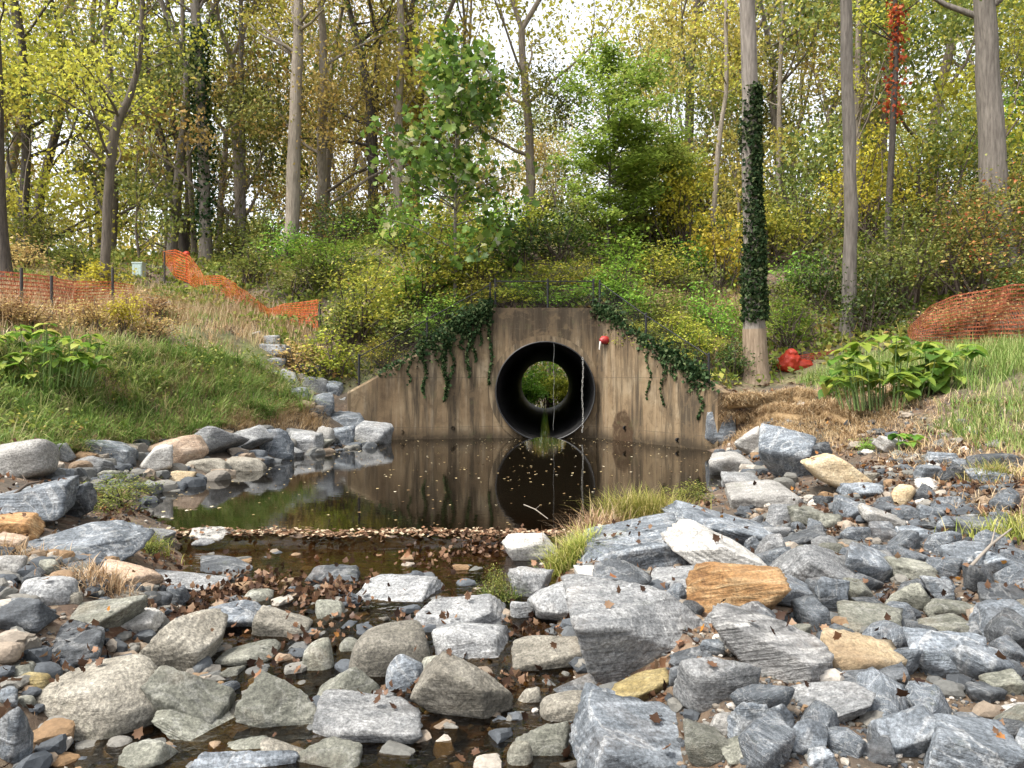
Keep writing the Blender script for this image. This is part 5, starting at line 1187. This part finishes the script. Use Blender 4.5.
def ivy_on(Q, R_, za, zb, dens, label, seed, mat='ivy', size=.10, side=None, name='climbing_ivy', puff=.032):
    r = R0(seed); k = np.nonzero((Q[:, 2] >= za) & (Q[:, 2] <= zb))[0]; n = int((zb - za) * dens)
    t = r.uniform(k[0], k[-1], n); C = np.column_stack([np.interp(t, range(len(Q)), Q[:, i]) for i in range(3)]); rr = np.interp(t, range(len(Q)), R_)
    th = r.uniform(0, 6.28, n)
    if side is not None: frac = (t - k[0]) / (k[-1] - k[0]); th = side + r.normal(0, 1.9 - 1.3 * frac)
    o = np.abs(r.normal(0, puff, n)) + .01; Pn = C + np.column_stack([np.cos(th), np.sin(th), 0 * th]) * (rr + o)[:, None]; Pn[:, 2] += r.normal(0, .05, n)
    mb = MB(); V, F = leaves(Pn, r.uniform(.6, 1.2, n) * size, r, .25, .85, .2); mb.add(V, F, r.uniform(0, 1, n))
    tag(mb.build(name, GREEN[mat], None, tuple(C[np.argmin(C[:, 2])])), label, 'ivy' if mat == 'ivy' else 'creeper')
Q, R_ = own_tree('tall_tree', 'tall grey trunk with ivy to half its height and a bare stripped foot', [(757,386),(754,320),(752,250),(748,120),(744,0),(741,-150),(738,-330)], [26,21,18,16,15,12,7], 17.4, 'grey', 'canopygreen', 9, 1500, .12, 31, (1.5,3), .72)
zt = lambda py, Y: CAMZ - (py - HZ) / F_PX * Y
_k = np.nonzero(Q[:, 2] < zt(325, 17.4))[0]; _o = [o for o in scene.objects if o.get('label', '').startswith('tall grey trunk with ivy')][0]; _m = MB(); _m.tube(Q[_k], R_[_k] * (1.03 + .04 * sines(Q[_k], 3, .9, 2)), 16); _m.build('stripped_foot', BARK['strip'], _o, tuple(_o.location))
ivy_on(Q, R_, zt(322, 17.4), zt(150, 17.4), 800, 'dense dark ivy sleeve climbing the tall grey trunk by the railing', 41, side=-.9)
ivy_on(Q, R_, zt(160, 17.4), zt(82, 17.4), 600, 'thin top of the ivy on the tall grey trunk', 42, side=-.6)
own_tree('tall_tree', 'bare grey trunk without ivy standing between the fern and the dark bushes', [(847,338),(850,230),(846,120),(842,0),(838,-160),(836,-300)], [15,13,12,11,9,5], 19., 'grey', 'canopyyellow', 10, 1500, .12, 32, (1.5,3), .6)
own_tree('tall_tree', 'thick grey trunk leaning inwards high on the thicket slope', [(998,252),(990,160),(984,60),(979,0),(970,-150)], [29,25,21,19,13], 21., 'grey', 'canopygreen', 8, 1500, .12, 33, (1.5,3), .6)
Q, R_ = own_tree('slender_tree', 'slender dark trunk wound with bright red creeper', [(886,225),(892,120),(897,40),(896,0),(894,-120)], [7,6,5,4,2], 22., 'dark', 'canopyyellow', 9, 700, .12, 34, (1,2), .35)
ivy_on(Q, R_, zt(140, 22), zt(-60, 22), 75, 'bright red creeper climbing the slender dark trunk', 43, 'red', .13, None, 'red_creeper', .13)
Q, R_ = own_tree('leaning_tree', 'dark brown trunk at the very edge of the frame', [(8,282),(5,200),(9,100),(11,0),(14,-160),(16,-300)], [13,11,10,8,7,3], 20., 'dark', 'canopyyellow', 12, 1500, .11, 35, (1.2,2.6), .3)
own_tree('crooked_tree', 'crooked dark trunk bending away to the right, hung with yellow leaves', [(103,288),(107,210),(113,130),(127,98),(138,60),(140,0),(139,-90),(141,-200)], [10,9,9,7,5,4,3,1], 21., 'brown', 'canopyyellow', 30, 3600, .12, 36, (1.2,2.6), .2, 1.2)
Q, R_ = own_tree('tall_tree', 'grey trunk wrapped in dark ivy behind the draped orange fence', [(207,264),(204,150),(200,60),(196,0),(193,-150)], [12,11,10,9,6], 30., 'grey', 'canopy', 12, 1400, .13, 37, (1.5,3), .55)
ivy_on(Q, R_, zt(246, 30), zt(30, 30), 240, 'ragged ivy sleeve on the trunk behind the draped orange fence', 44, size=.15, puff=.16)
own_tree('tall_tree', 'pale tan straight trunk rising clear above the green bushes', [(291,252),(294,150),(296,60),(297,0),(298,-120)], [15,13,11,9,5], 29., 'pale', 'canopy', 14, 1700, .13, 38, (1.5,3), .5)
own_tree('slender_tree', 'slim grey-brown trunk between the ivy wrapped trunk and the pale straight one', [(243,254),(241,150),(238,50),(236,-60)], [7,6,5,3], 31., 'grey', 'canopy', 12, 1100, .13, 39, (1.2,2.4), .4)
own_tree('slender_tree', 'very thin pale trunk close beside the ivy wrapped trunk', [(196,262),(192,180),(187,60),(184,-60)], [6,5,5,3], 32., 'pale', 'canopygreen', 8, 700, .13, 40, (1.2,2.4), .5)
own_tree('leaning_tree', 'dark thin trunk leaning over behind the pale utility box', [(188,262),(177,200),(160,130),(150,70),(142,-20)], [8,7,6,5,3], 33., 'dark', 'canopygreen', 9, 900, .13, 45, (1.2,2.4), .4)
own_tree('leaning_tree', 'dark trunk leaning beside the thinner one at the end of the orange fence', [(182,264),(190,190),(172,120),(168,40),(166,-40)], [9,7,6,5,3], 34., 'dark', 'canopygreen', 9, 900, .13, 46, (1.2,2.4), .4)
own_tree('forked_tree', 'dark forking trunk with heavy crooked arms behind the green bushes', [(372,230),(374,160),(372,110),(364,60),(350,10),(340,-60)], [11,10,9,7,5,3], 34., 'dark', 'canopy', 22, 2000, .13, 47, (2,4.5), .25)
own_tree('forked_tree', 'dark crooked trunk with rising arms behind the large-leaved sapling', [(418,225),(414,150),(412,100),(408,40),(420,-20)], [10,9,8,6,4], 36., 'dark', 'canopy', 22, 2000, .13, 48, (2,4.5), .25)
own_tree('slender_tree', 'thin white-barked stem bending beside the tall ivy trunk', [(712,215),(717,150),(724,90),(722,10),(724,-60)], [5,5,4,4,2], 26., 'pale', 'canopyyellow', 10, 800, .12, 49, (1,2.2), .3)
own_tree('slender_tree', 'thin pale stem just behind the bare grey trunk', [(856,200),(853,120),(851,30),(850,-60)], [7,6,6,3], 27., 'pale', 'canopyyellow', 10, 800, .12, 50, (1,2.2), .3)
own_tree('slender_tree', 'thin pale stem midway between the ivy clad and bare grey trunks', [(778,210),(778,130),(780,40),(781,-60)], [5,5,4,3], 30., 'pale', 'canopygreen', 10, 900, .12, 51, (1,2.2), .3)

# the large-leaved sapling above the wall and the feathery one beside it
def sapling(px, py, Y, top, halfw, label, seed, kind):
    base = np.array(P(px, py, Y)); base[2] = float(ground(base[0], base[1])[0]); H = zt(top, Y) - base[2]; rng = R0(seed); T = empty('sapling', tuple(base)); tag(T, label, 'sapling')
    wd = MB(); Q, ra, d = limb(wd, base - [0, 0, .1], np.array([.02, 0, 1.]), H, .055, rng, 0, [], .03, .1, 14, .2, 7); Wd = halfw * Y / F_PX; pts = []; tone = []
    for i in range(64 if kind == 'lobe' else 62):
        f = rng.uniform(.12, .97); k = int(f * 14); th = rng.uniform(0, 6.28); L = Wd * (1.05 - .75 * max(f - .35, 0) / .65) * rng.uniform(.5, 1.1) * (1 if f > .3 else .75)
        if kind != 'lobe': L = Wd * rng.uniform(.55, 1.1) * (1 if f > .4 else .75) * (1 - .6 * max(f - .7, 0) / .3)
        q, r2, dd = limb(wd, Q[k] + (Q[min(k + 1, 14)] - Q[k]) * rng.uniform(), np.array([cos(th), sin(th), .35 if kind == 'lobe' else .3]), L, .02, rng, 1, [], .1, .03, 5, .25, 4)
        tn = rng.uniform(-.2, .2)
        for s in np.linspace(.35, 1, 7 if kind == 'lobe' else 12):
            pts.append([np.interp(s * 5, range(6), q[:, c]) for c in range(3)]); tone.append(tn)
    pts = np.array(pts); tone = np.array(tone); lf = MB()
    if kind == 'lobe':
        rep = 5; Pn = np.repeat(pts, rep, 0) + rng.normal(0, .2, (len(pts) * rep, 3)); V, F, k = big_leaves(Pn, rng.uniform(.12, .27, len(Pn)), rng, .45, LOBE, .3); lf.add(V, F, np.repeat(np.clip(.5 + np.repeat(tone, rep) + rng.normal(0, .25, len(Pn)), 0, 1), k))
        mat = leaf_mat('plane_leaves', [(0, (.05,.09,.018)), (.4, (.10,.165,.028)), (.7, (.17,.235,.045)), (.88, (.32,.30,.09)), (1, (.42,.42,.34))], .42)
    else:
        rep = 20; Pn = np.repeat(pts, rep, 0) + rng.normal(0, 1, (len(pts) * rep, 3)) * [.2, .2, .07]; V, F = leaves(Pn, rng.uniform(.10, .19, len(Pn)), rng, .6, .5, .05); lf.add(V, F, np.clip(.5 + np.repeat(tone, rep) + rng.normal(0, .2, len(Pn)), 0, 1)); mat = GREEN['feather']
    wd.build('trunk', BARK['grey'], T, tuple(base)); lf.build('crown', mat, T, tuple(base))
sapling(455, 302, 20.4, 46, 104, 'tall sapling with large lobed green leaves above the headwall', 61, 'lobe')
sapling(607, 262, 23., 62, 78, 'feathery fresh green sapling with layered boughs above the pipe', 62, 'feather')
sapling(655, 250, 25., 150, 55, 'shorter feathery green sapling beside the taller one', 63, 'feather')

# far wood closing the horizon
mb = MB(); rng = R0(70); n = 42000; th = rng.uniform(-.75, .75, n); y = rng.uniform(86, 120, n); x = np.tan(th) * y * 1.05
hmax = 15 + 7 * sines(np.column_stack([x, y]), 71, .05, 3); keepf = sines(np.column_stack([x, y]), 72, .09, 2) > -.55
z = ground(x, y) + np.abs(rng.uniform(0, 1, n)) ** .8 * np.maximum(hmax, 4)
V, F = leaves(np.column_stack([x, y, z])[keepf], rng.uniform(.5, 1.0, keepf.sum()), rng, .3, .7); mb.add(V, F, np.clip(rng.normal(.45, .25, keepf.sum()), 0, 1))
tag(mb.build('far_woods', GREEN['canopy']), 'distant hazy brown-green woodland beyond the trees', 'woods', kind='stuff')
# thicket on the far side of the pipe
for i, (dx, y, w, h, kd, dsc) in enumerate([(-.9,41.5,2.2,2.0,'bright','fresh green bush seen through the pipe, over the far stones'),(1.1,42.5,2.4,2.4,'yellowgreen','yellow-green bush seen through the pipe beside the fresh green one'),(.2,45,3.,3.,'bright','tall fresh green bush at the end of the view through the pipe'),(-2.2,44,2.6,2.6,'olive','olive bush beside the far mouth of the pipe'),(2.6,44.5,2.6,3,'olive','olive bush on the other side of the far mouth')]):
    x = pipe_x(y) + dx; tw, lf = bush_mesh(800 + i, 2600, .16 / w); z = float(ground(x, y)[0]); t = empty('bush', (x, y, z)); t.scale = (w, w, h); link('stems', tw.data('stems', TWIG), t); link('foliage', lf.data('foliage', GREEN[kd]), t); tag(t, dsc, 'bush', 'bushes beyond the pipe')
# ------------------------------------------------------------------ safety netting, posts, small things
def net_mat(name, c):
    return leaf_mat(name, [(0, tuple(.5 * x for x in c)), (.6, c), (1, tuple(min(.7, 1.15 * x + .04) for x in c))], .3, 0., .1, .03)
ORANGE = net_mat('orange_netting', (.62, .13, .03)); RUST = net_mat('rust_orange_netting', (.34, .085, .03)); DULL = net_mat('faded_netting', (.46, .12, .05)); REDO = net_mat('red_netting', (.50, .05, .022))
def netting(mb, bot, top, nu, nv, rng, bag=.1, wob=.06, fill=.36):
    """lattice of bands between a foot line and a head line"""
    bot = np.array(bot, float); top = np.array(top, float); tb = np.linspace(0, 1, len(bot)); u = np.linspace(0, 1, nu + 1); v = np.linspace(0, 1, nv + 1)
    B = np.column_stack([np.interp(u, tb, bot[:, i]) for i in range(3)]); T = np.column_stack([np.interp(u, tb, top[:, i]) for i in range(3)])
    G = B[:, None] + (T - B)[:, None] * v[None, :, None]
    fl = G.reshape(-1, 3); n1 = sines(fl, rng.randint(999), .5, 3); n2 = sines(fl, rng.randint(999), 1.1, 2)
    G = (fl + np.column_stack([n2 * wob, n1 * bag, .5 * wob * n1])).reshape(nu + 1, nv + 1, 3)
    for a in range(nv + 1):                 # bands along
        w = (v[1] * np.linalg.norm(T - B, axis=1) * fill * .5)[:, None] * np.array([0, 0, 1.])
        L = np.stack([G[:, a] - w, G[:, a] + w], 1).reshape(-1, 3); k = np.arange(nu) * 2; mb.add(L, np.stack([k, k + 2, k + 3, k + 1], 1), rng.uniform(0, 1, nu))
    for a in range(nu + 1):                 # bands up
        d = (B[min(a + 1, nu)] - B[max(a - 1, 0)]); d = d / np.linalg.norm(d) * np.linalg.norm(B[-1] - B[0]) / nu * fill * .32
        L = np.stack([G[a] - d + [0, -.004, 0], G[a] + d + [0, -.004, 0]], 1).reshape(-1, 3); k = np.arange(nv) * 2; mb.add(L, np.stack([k, k + 2, k + 3, k + 1], 1), rng.uniform(0, 1, nv))
POST = simple_mat('dark_post', (.035,.03,.028), .8)
def fence(name, label, rows, nu, nv, mat, posts, seed, bag=.12, wob=.06):
    """rows: (px, py_foot, py_head, distance)"""
    YS = [min(Y, at(a, b)[1]) if name != 'netting_mound' else Y for a, b, c, Y in rows]; bot = [P(r[0], r[1], y) for r, y in zip(rows, YS)]; top = [P(r[0], r[2], y) for r, y in zip(rows, YS)]; posts = [(a, b, c, min(Y, at(a, b)[1] + .05)) for a, b, c, Y in posts]; T = empty(name, bot[0]); tag(T, label, 'safety fence', 'orange safety fences'); rng = R0(seed)
    mb = MB(); netting(mb, bot, top, nu, nv, rng, bag, wob); mb.build('netting', mat, T, bot[0], smooth=False)
    for (px, pb, pt, Y) in posts:
        mb = MB(); b = np.array(P(px, pb, Y)); t = np.array(P(px, pt, Y)); mb.tube([b - [0, 0, .2], t], [.03, .03], 6, cap=True); mb.build('post', POST, T, bot[0])
fence('draped_safety_fence', 'bright orange safety netting sagging down the slope past the stone swale', [(164,262,252,27.5),(176,278,250,27),(190,283,256,26.5),(205,292,276,26),(222,296,276,25.4),(236,305,284,24.6),(255,313,300,23.8),(270,320,309,23.2),(283,322,304,22.8),(300,328,303,22.3),(318,331,300,22)], 110, 10, ORANGE, [(165,284,252,27.4),(246,308,296,24.2),(320,332,300,21.95)], 91)
fence('rust_safety_fence', 'rust-orange see-through netting behind the broad leaf clump on the bank', [(-40,322,268,18),(0,322,272,18.2),(40,322,276,18.6),(75,322,282,19),(110,318,282,19.6),(135,312,286,20)], 110, 12, DULL, [(22,324,268,18.3),(113,318,268,19.7),(52,322,276,18.7)], 92, .2)
fence('netting_mound', 'mound of dark orange netting heaped over brush on the bank', [(912,338,330,16.6),(930,344,306,16.6),(955,346,296,16.5),(985,346,290,16.4),(1010,346,285,16.3),(1040,346,284,16.2),(1080,346,284,16.)], 80, 14, RUST, [(1060,348,282,16.1)], 93, .35, .1)
# brush heap the netting lies over
bush(975, 352, 110, 52, 'tan', '', Y=17.3, name='brush_heap', label='heap of brown brush under the dark orange netting mound')
# red bundle of netting by the tree foot
p = at(790, 372); p = np.array(P(790, 371, p[1])); rng = R0(5); mb = MB(); U, Fu = ICO[4]
V = U * (1 + .22 * sines(U, 4, .6, 3) + .30 * sines(U, 8, 1.8, 5, .7))[:, None]; V = V * [.26, .17, .26] + p + [0, 0, .18]; mb.add(V, Fu, .5)
V2 = U * (1 + .2 * sines(U, 14, .6, 3))[:, None] * [.13, .10, .10] + p + [.04, 0, .42]; mb.add(V2, Fu, .8)
V3 = U * (1 + .22 * sines(U, 24, .7, 3) + .08 * sines(U, 9, 2., 2))[:, None] * [.30, .16, .16] + p + [.30, .05, .10]; mb.add(V3, Fu, .2)
tag(mb.build('red_bundle', REDO, None, tuple(p)), 'crumpled red netting bundle at the foot of the ivy clad trunk', 'bundle')
netb = MB(); netting(netb, [P(800, 368, p[1]), P(825, 362, p[1] + .3), P(850, 356, p[1] + .4)], [P(800, 356, p[1]), P(825, 352, p[1] + .3), P(850, 350, p[1] + .4)], 40, 6, rng)
tag(netb.build('loose_netting', REDO, None, P(800, 368, p[1]), smooth=False), 'loose tail of orange netting trailing from the red bundle', 'netting')
# straw rolls pinned along the bank above the tall blue boulder
def roll(pts, r, label, seed):
    W = np.array([at(a, b) for a, b in pts]); W = np.column_stack([np.interp(np.linspace(0, len(W) - 1, 30), range(len(W)), W[:, i]) for i in range(3)]); W[:, 2] += r * .45
    mb = MB(); mb.tube(W - [0, 0, r * .3], r * .5 * (1 + .08 * sines(W, seed, .9, 3)), 14, cap=True); n = 6500; rng = R0(seed); k = rng.uniform(0, 29, n); C = np.column_stack([np.interp(k, range(30), W[:, i]) for i in range(3)]); th = rng.uniform(-.5, 3.6, n)
    Pn = C + np.column_stack([0 * th, -np.cos(th) * r * .8, np.sin(th) * r * .8]); V, F = blades(Pn, rng.uniform(.10, .26, n), rng, 1.3, 1., .010, np.array([0, -.6, 0])); mb.add(V, F, np.repeat(rng.uniform(0, 1, n), 3))
    tag(mb.build('straw_roll', STRAW, None, tuple(W[0])), label, 'straw roll', 'straw rolls on the bank')
roll([(722,408),(745,405),(770,406),(795,400),(812,404)], .15, 'upper straw erosion roll at the foot of the ivy clad trunk', 3)
roll([(718,424),(750,424),(775,417),(800,421),(825,415),(850,426)], .17, 'lower straw erosion roll just above the tall blue boulder', 4)
# pale utility box at the wood's edge
b = at(139.5, 277); Y = min(b[1], 28.); b = np.array(P(139.5, 277, Y)); h = zt(264, Y) - b[2]; T = empty('utility_box', tuple(b)); tag(T, 'pale green utility box at the edge of the wood beyond the bank', 'utility box')
G1 = simple_mat('pale_green_paint', (.42,.50,.46), .5, 0, .08); mb = MB(); mb.box(b + [0, 0, h / 2], (.34, .3, h)); mb.build('cabinet', G1, T, tuple(b), False)
mb = MB(); mb.box(b + [0, 0, h + .02], (.38, .34, .04)); mb.build('lid', G1, T, tuple(b), False); mb = MB(); mb.box(b + [0, -.16, h / 2], (.28, .02, h * .8)); mb.build('door', simple_mat('pale_green_door', (.36,.45,.41), .5, 0, .08), T, tuple(b), False)
# red marker cap on the fence end
c = np.array(P(187, 254, 27)); mb = MB(); mb.tube([c - [0, 0, .9], c], .03, 6); V = U * [.12, .09, .09] * (1 + .1 * sines(U, 3, .6, 2))[:, None] + c; mb.add(V, Fu); tag(mb.build('red_marker', REDO, None, tuple(c - [0, 0, .9])), 'red rag on a stake where the draped orange fence begins', 'marker')
# sticks
STK = simple_mat('dead_stick', (.22,.19,.155), .9)
for (a, b, r, lb) in (((970,592),(1012,553),.012,'bare pale stick lying across the blue slab'),((524,520),(548,538),.006,'thin dead stalk leaning over the pool beside the grass')):
    A, B = at(*a), at(*b); A[2] += .16; B[2] += .18; mb = MB(); M = (A + B) / 2 + [0, 0, .02]; mb.tube([A, M, B], [r, r * .9, r * .5], 6, cap=True); mb.tube([M, M + (B - A) * .2 + [.0, .05, .06]], [r * .6, r * .3], 5); tag(mb.build('dead_stick', STK, None, tuple(A)), lb, 'stick')

c = [r for r in ROCKS if 'dead twig' in r[0].get('label', '')][0][1]; A = np.array(P(14, 496, c[1] - .12)) + [0, 0, .015]; B = np.array(P(40, 484, c[1] - .02)) + [0, 0, .02]; M = (A + B) / 2 + [0, 0, .03]; mb = MB()
mb.tube([A, M, B], [.014, .013, .008], 6, cap=True); mb.tube([M, M + [-.06, .03, .07]], [.01, .005], 5); tag(mb.build('dead_stick', TWIG, None, tuple(A)), 'short dark forked twig on the large light blue-grey slab', 'stick')
# ------------------------------------------------------------------ a label of its own for each lesser thing, by the landmarks beside it
USED = set()
for o in scene.objects:
    if o.get('label'): USED.add(o['label'])
def auto_label(o, desc, px, py, anchors, fallback=''):
    ds = sorted(((px - a[1]) ** 2 + 1.6 * (py - a[2]) ** 2, a) for a in anchors)
    def rel(a):
        dx, dy = px - a[1], py - a[2]
        if abs(dx) > 1.2 * abs(dy): return 'right of' if dx > 0 else 'left of'
        return 'in front of' if dy > 0 else 'behind'
    cand = []
    for i in range(5):
        cand.append(f'{desc} {rel(ds[i][1])} the {ds[i][1][0]}')
        for j in range(5):
            if i != j: cand.append(f'{desc} {rel(ds[i][1])} the {ds[i][1][0]}, towards the {ds[j][1][0]}')
    cand += ['another ' + c for c in cand[:6]] + ['further ' + c for c in cand[:6]]
    for c in cand:
        if c not in USED and 4 <= len(c.split()) <= 16:
            USED.add(c); o['label'] = c; return
    o['label'] = cand[-1]
SHAPE = {'a': 'angular', 's': 'flat', 'r': 'rounded', 'w': 'wedge-shaped'}
ROCKS.sort(key=lambda r: -(r[3][2] - r[3][0]))
for (o, c, d, bx, kd, st) in ROCKS:
    w = bx[2] - bx[0]
    o['group'] = 'grey riprap stones along the creek'
    if o.get('label'): continue
    size = 'small' if w < 34 else ('medium' if w < 60 else 'large')
    auto_label(o, f'{size} {RM[kd][1]} {SHAPE[st]} stone', (bx[0] + bx[2]) / 2, (bx[1] + bx[3]) / 2, A_)

for (t, desc, px, py, lb) in BL:
    if lb: t['label'] = lb; USED.add(lb)
    else: auto_label(t, desc, px, py, LAND)
for (t, desc, px, py) in TL: auto_label(t, desc, px, py, LAND)
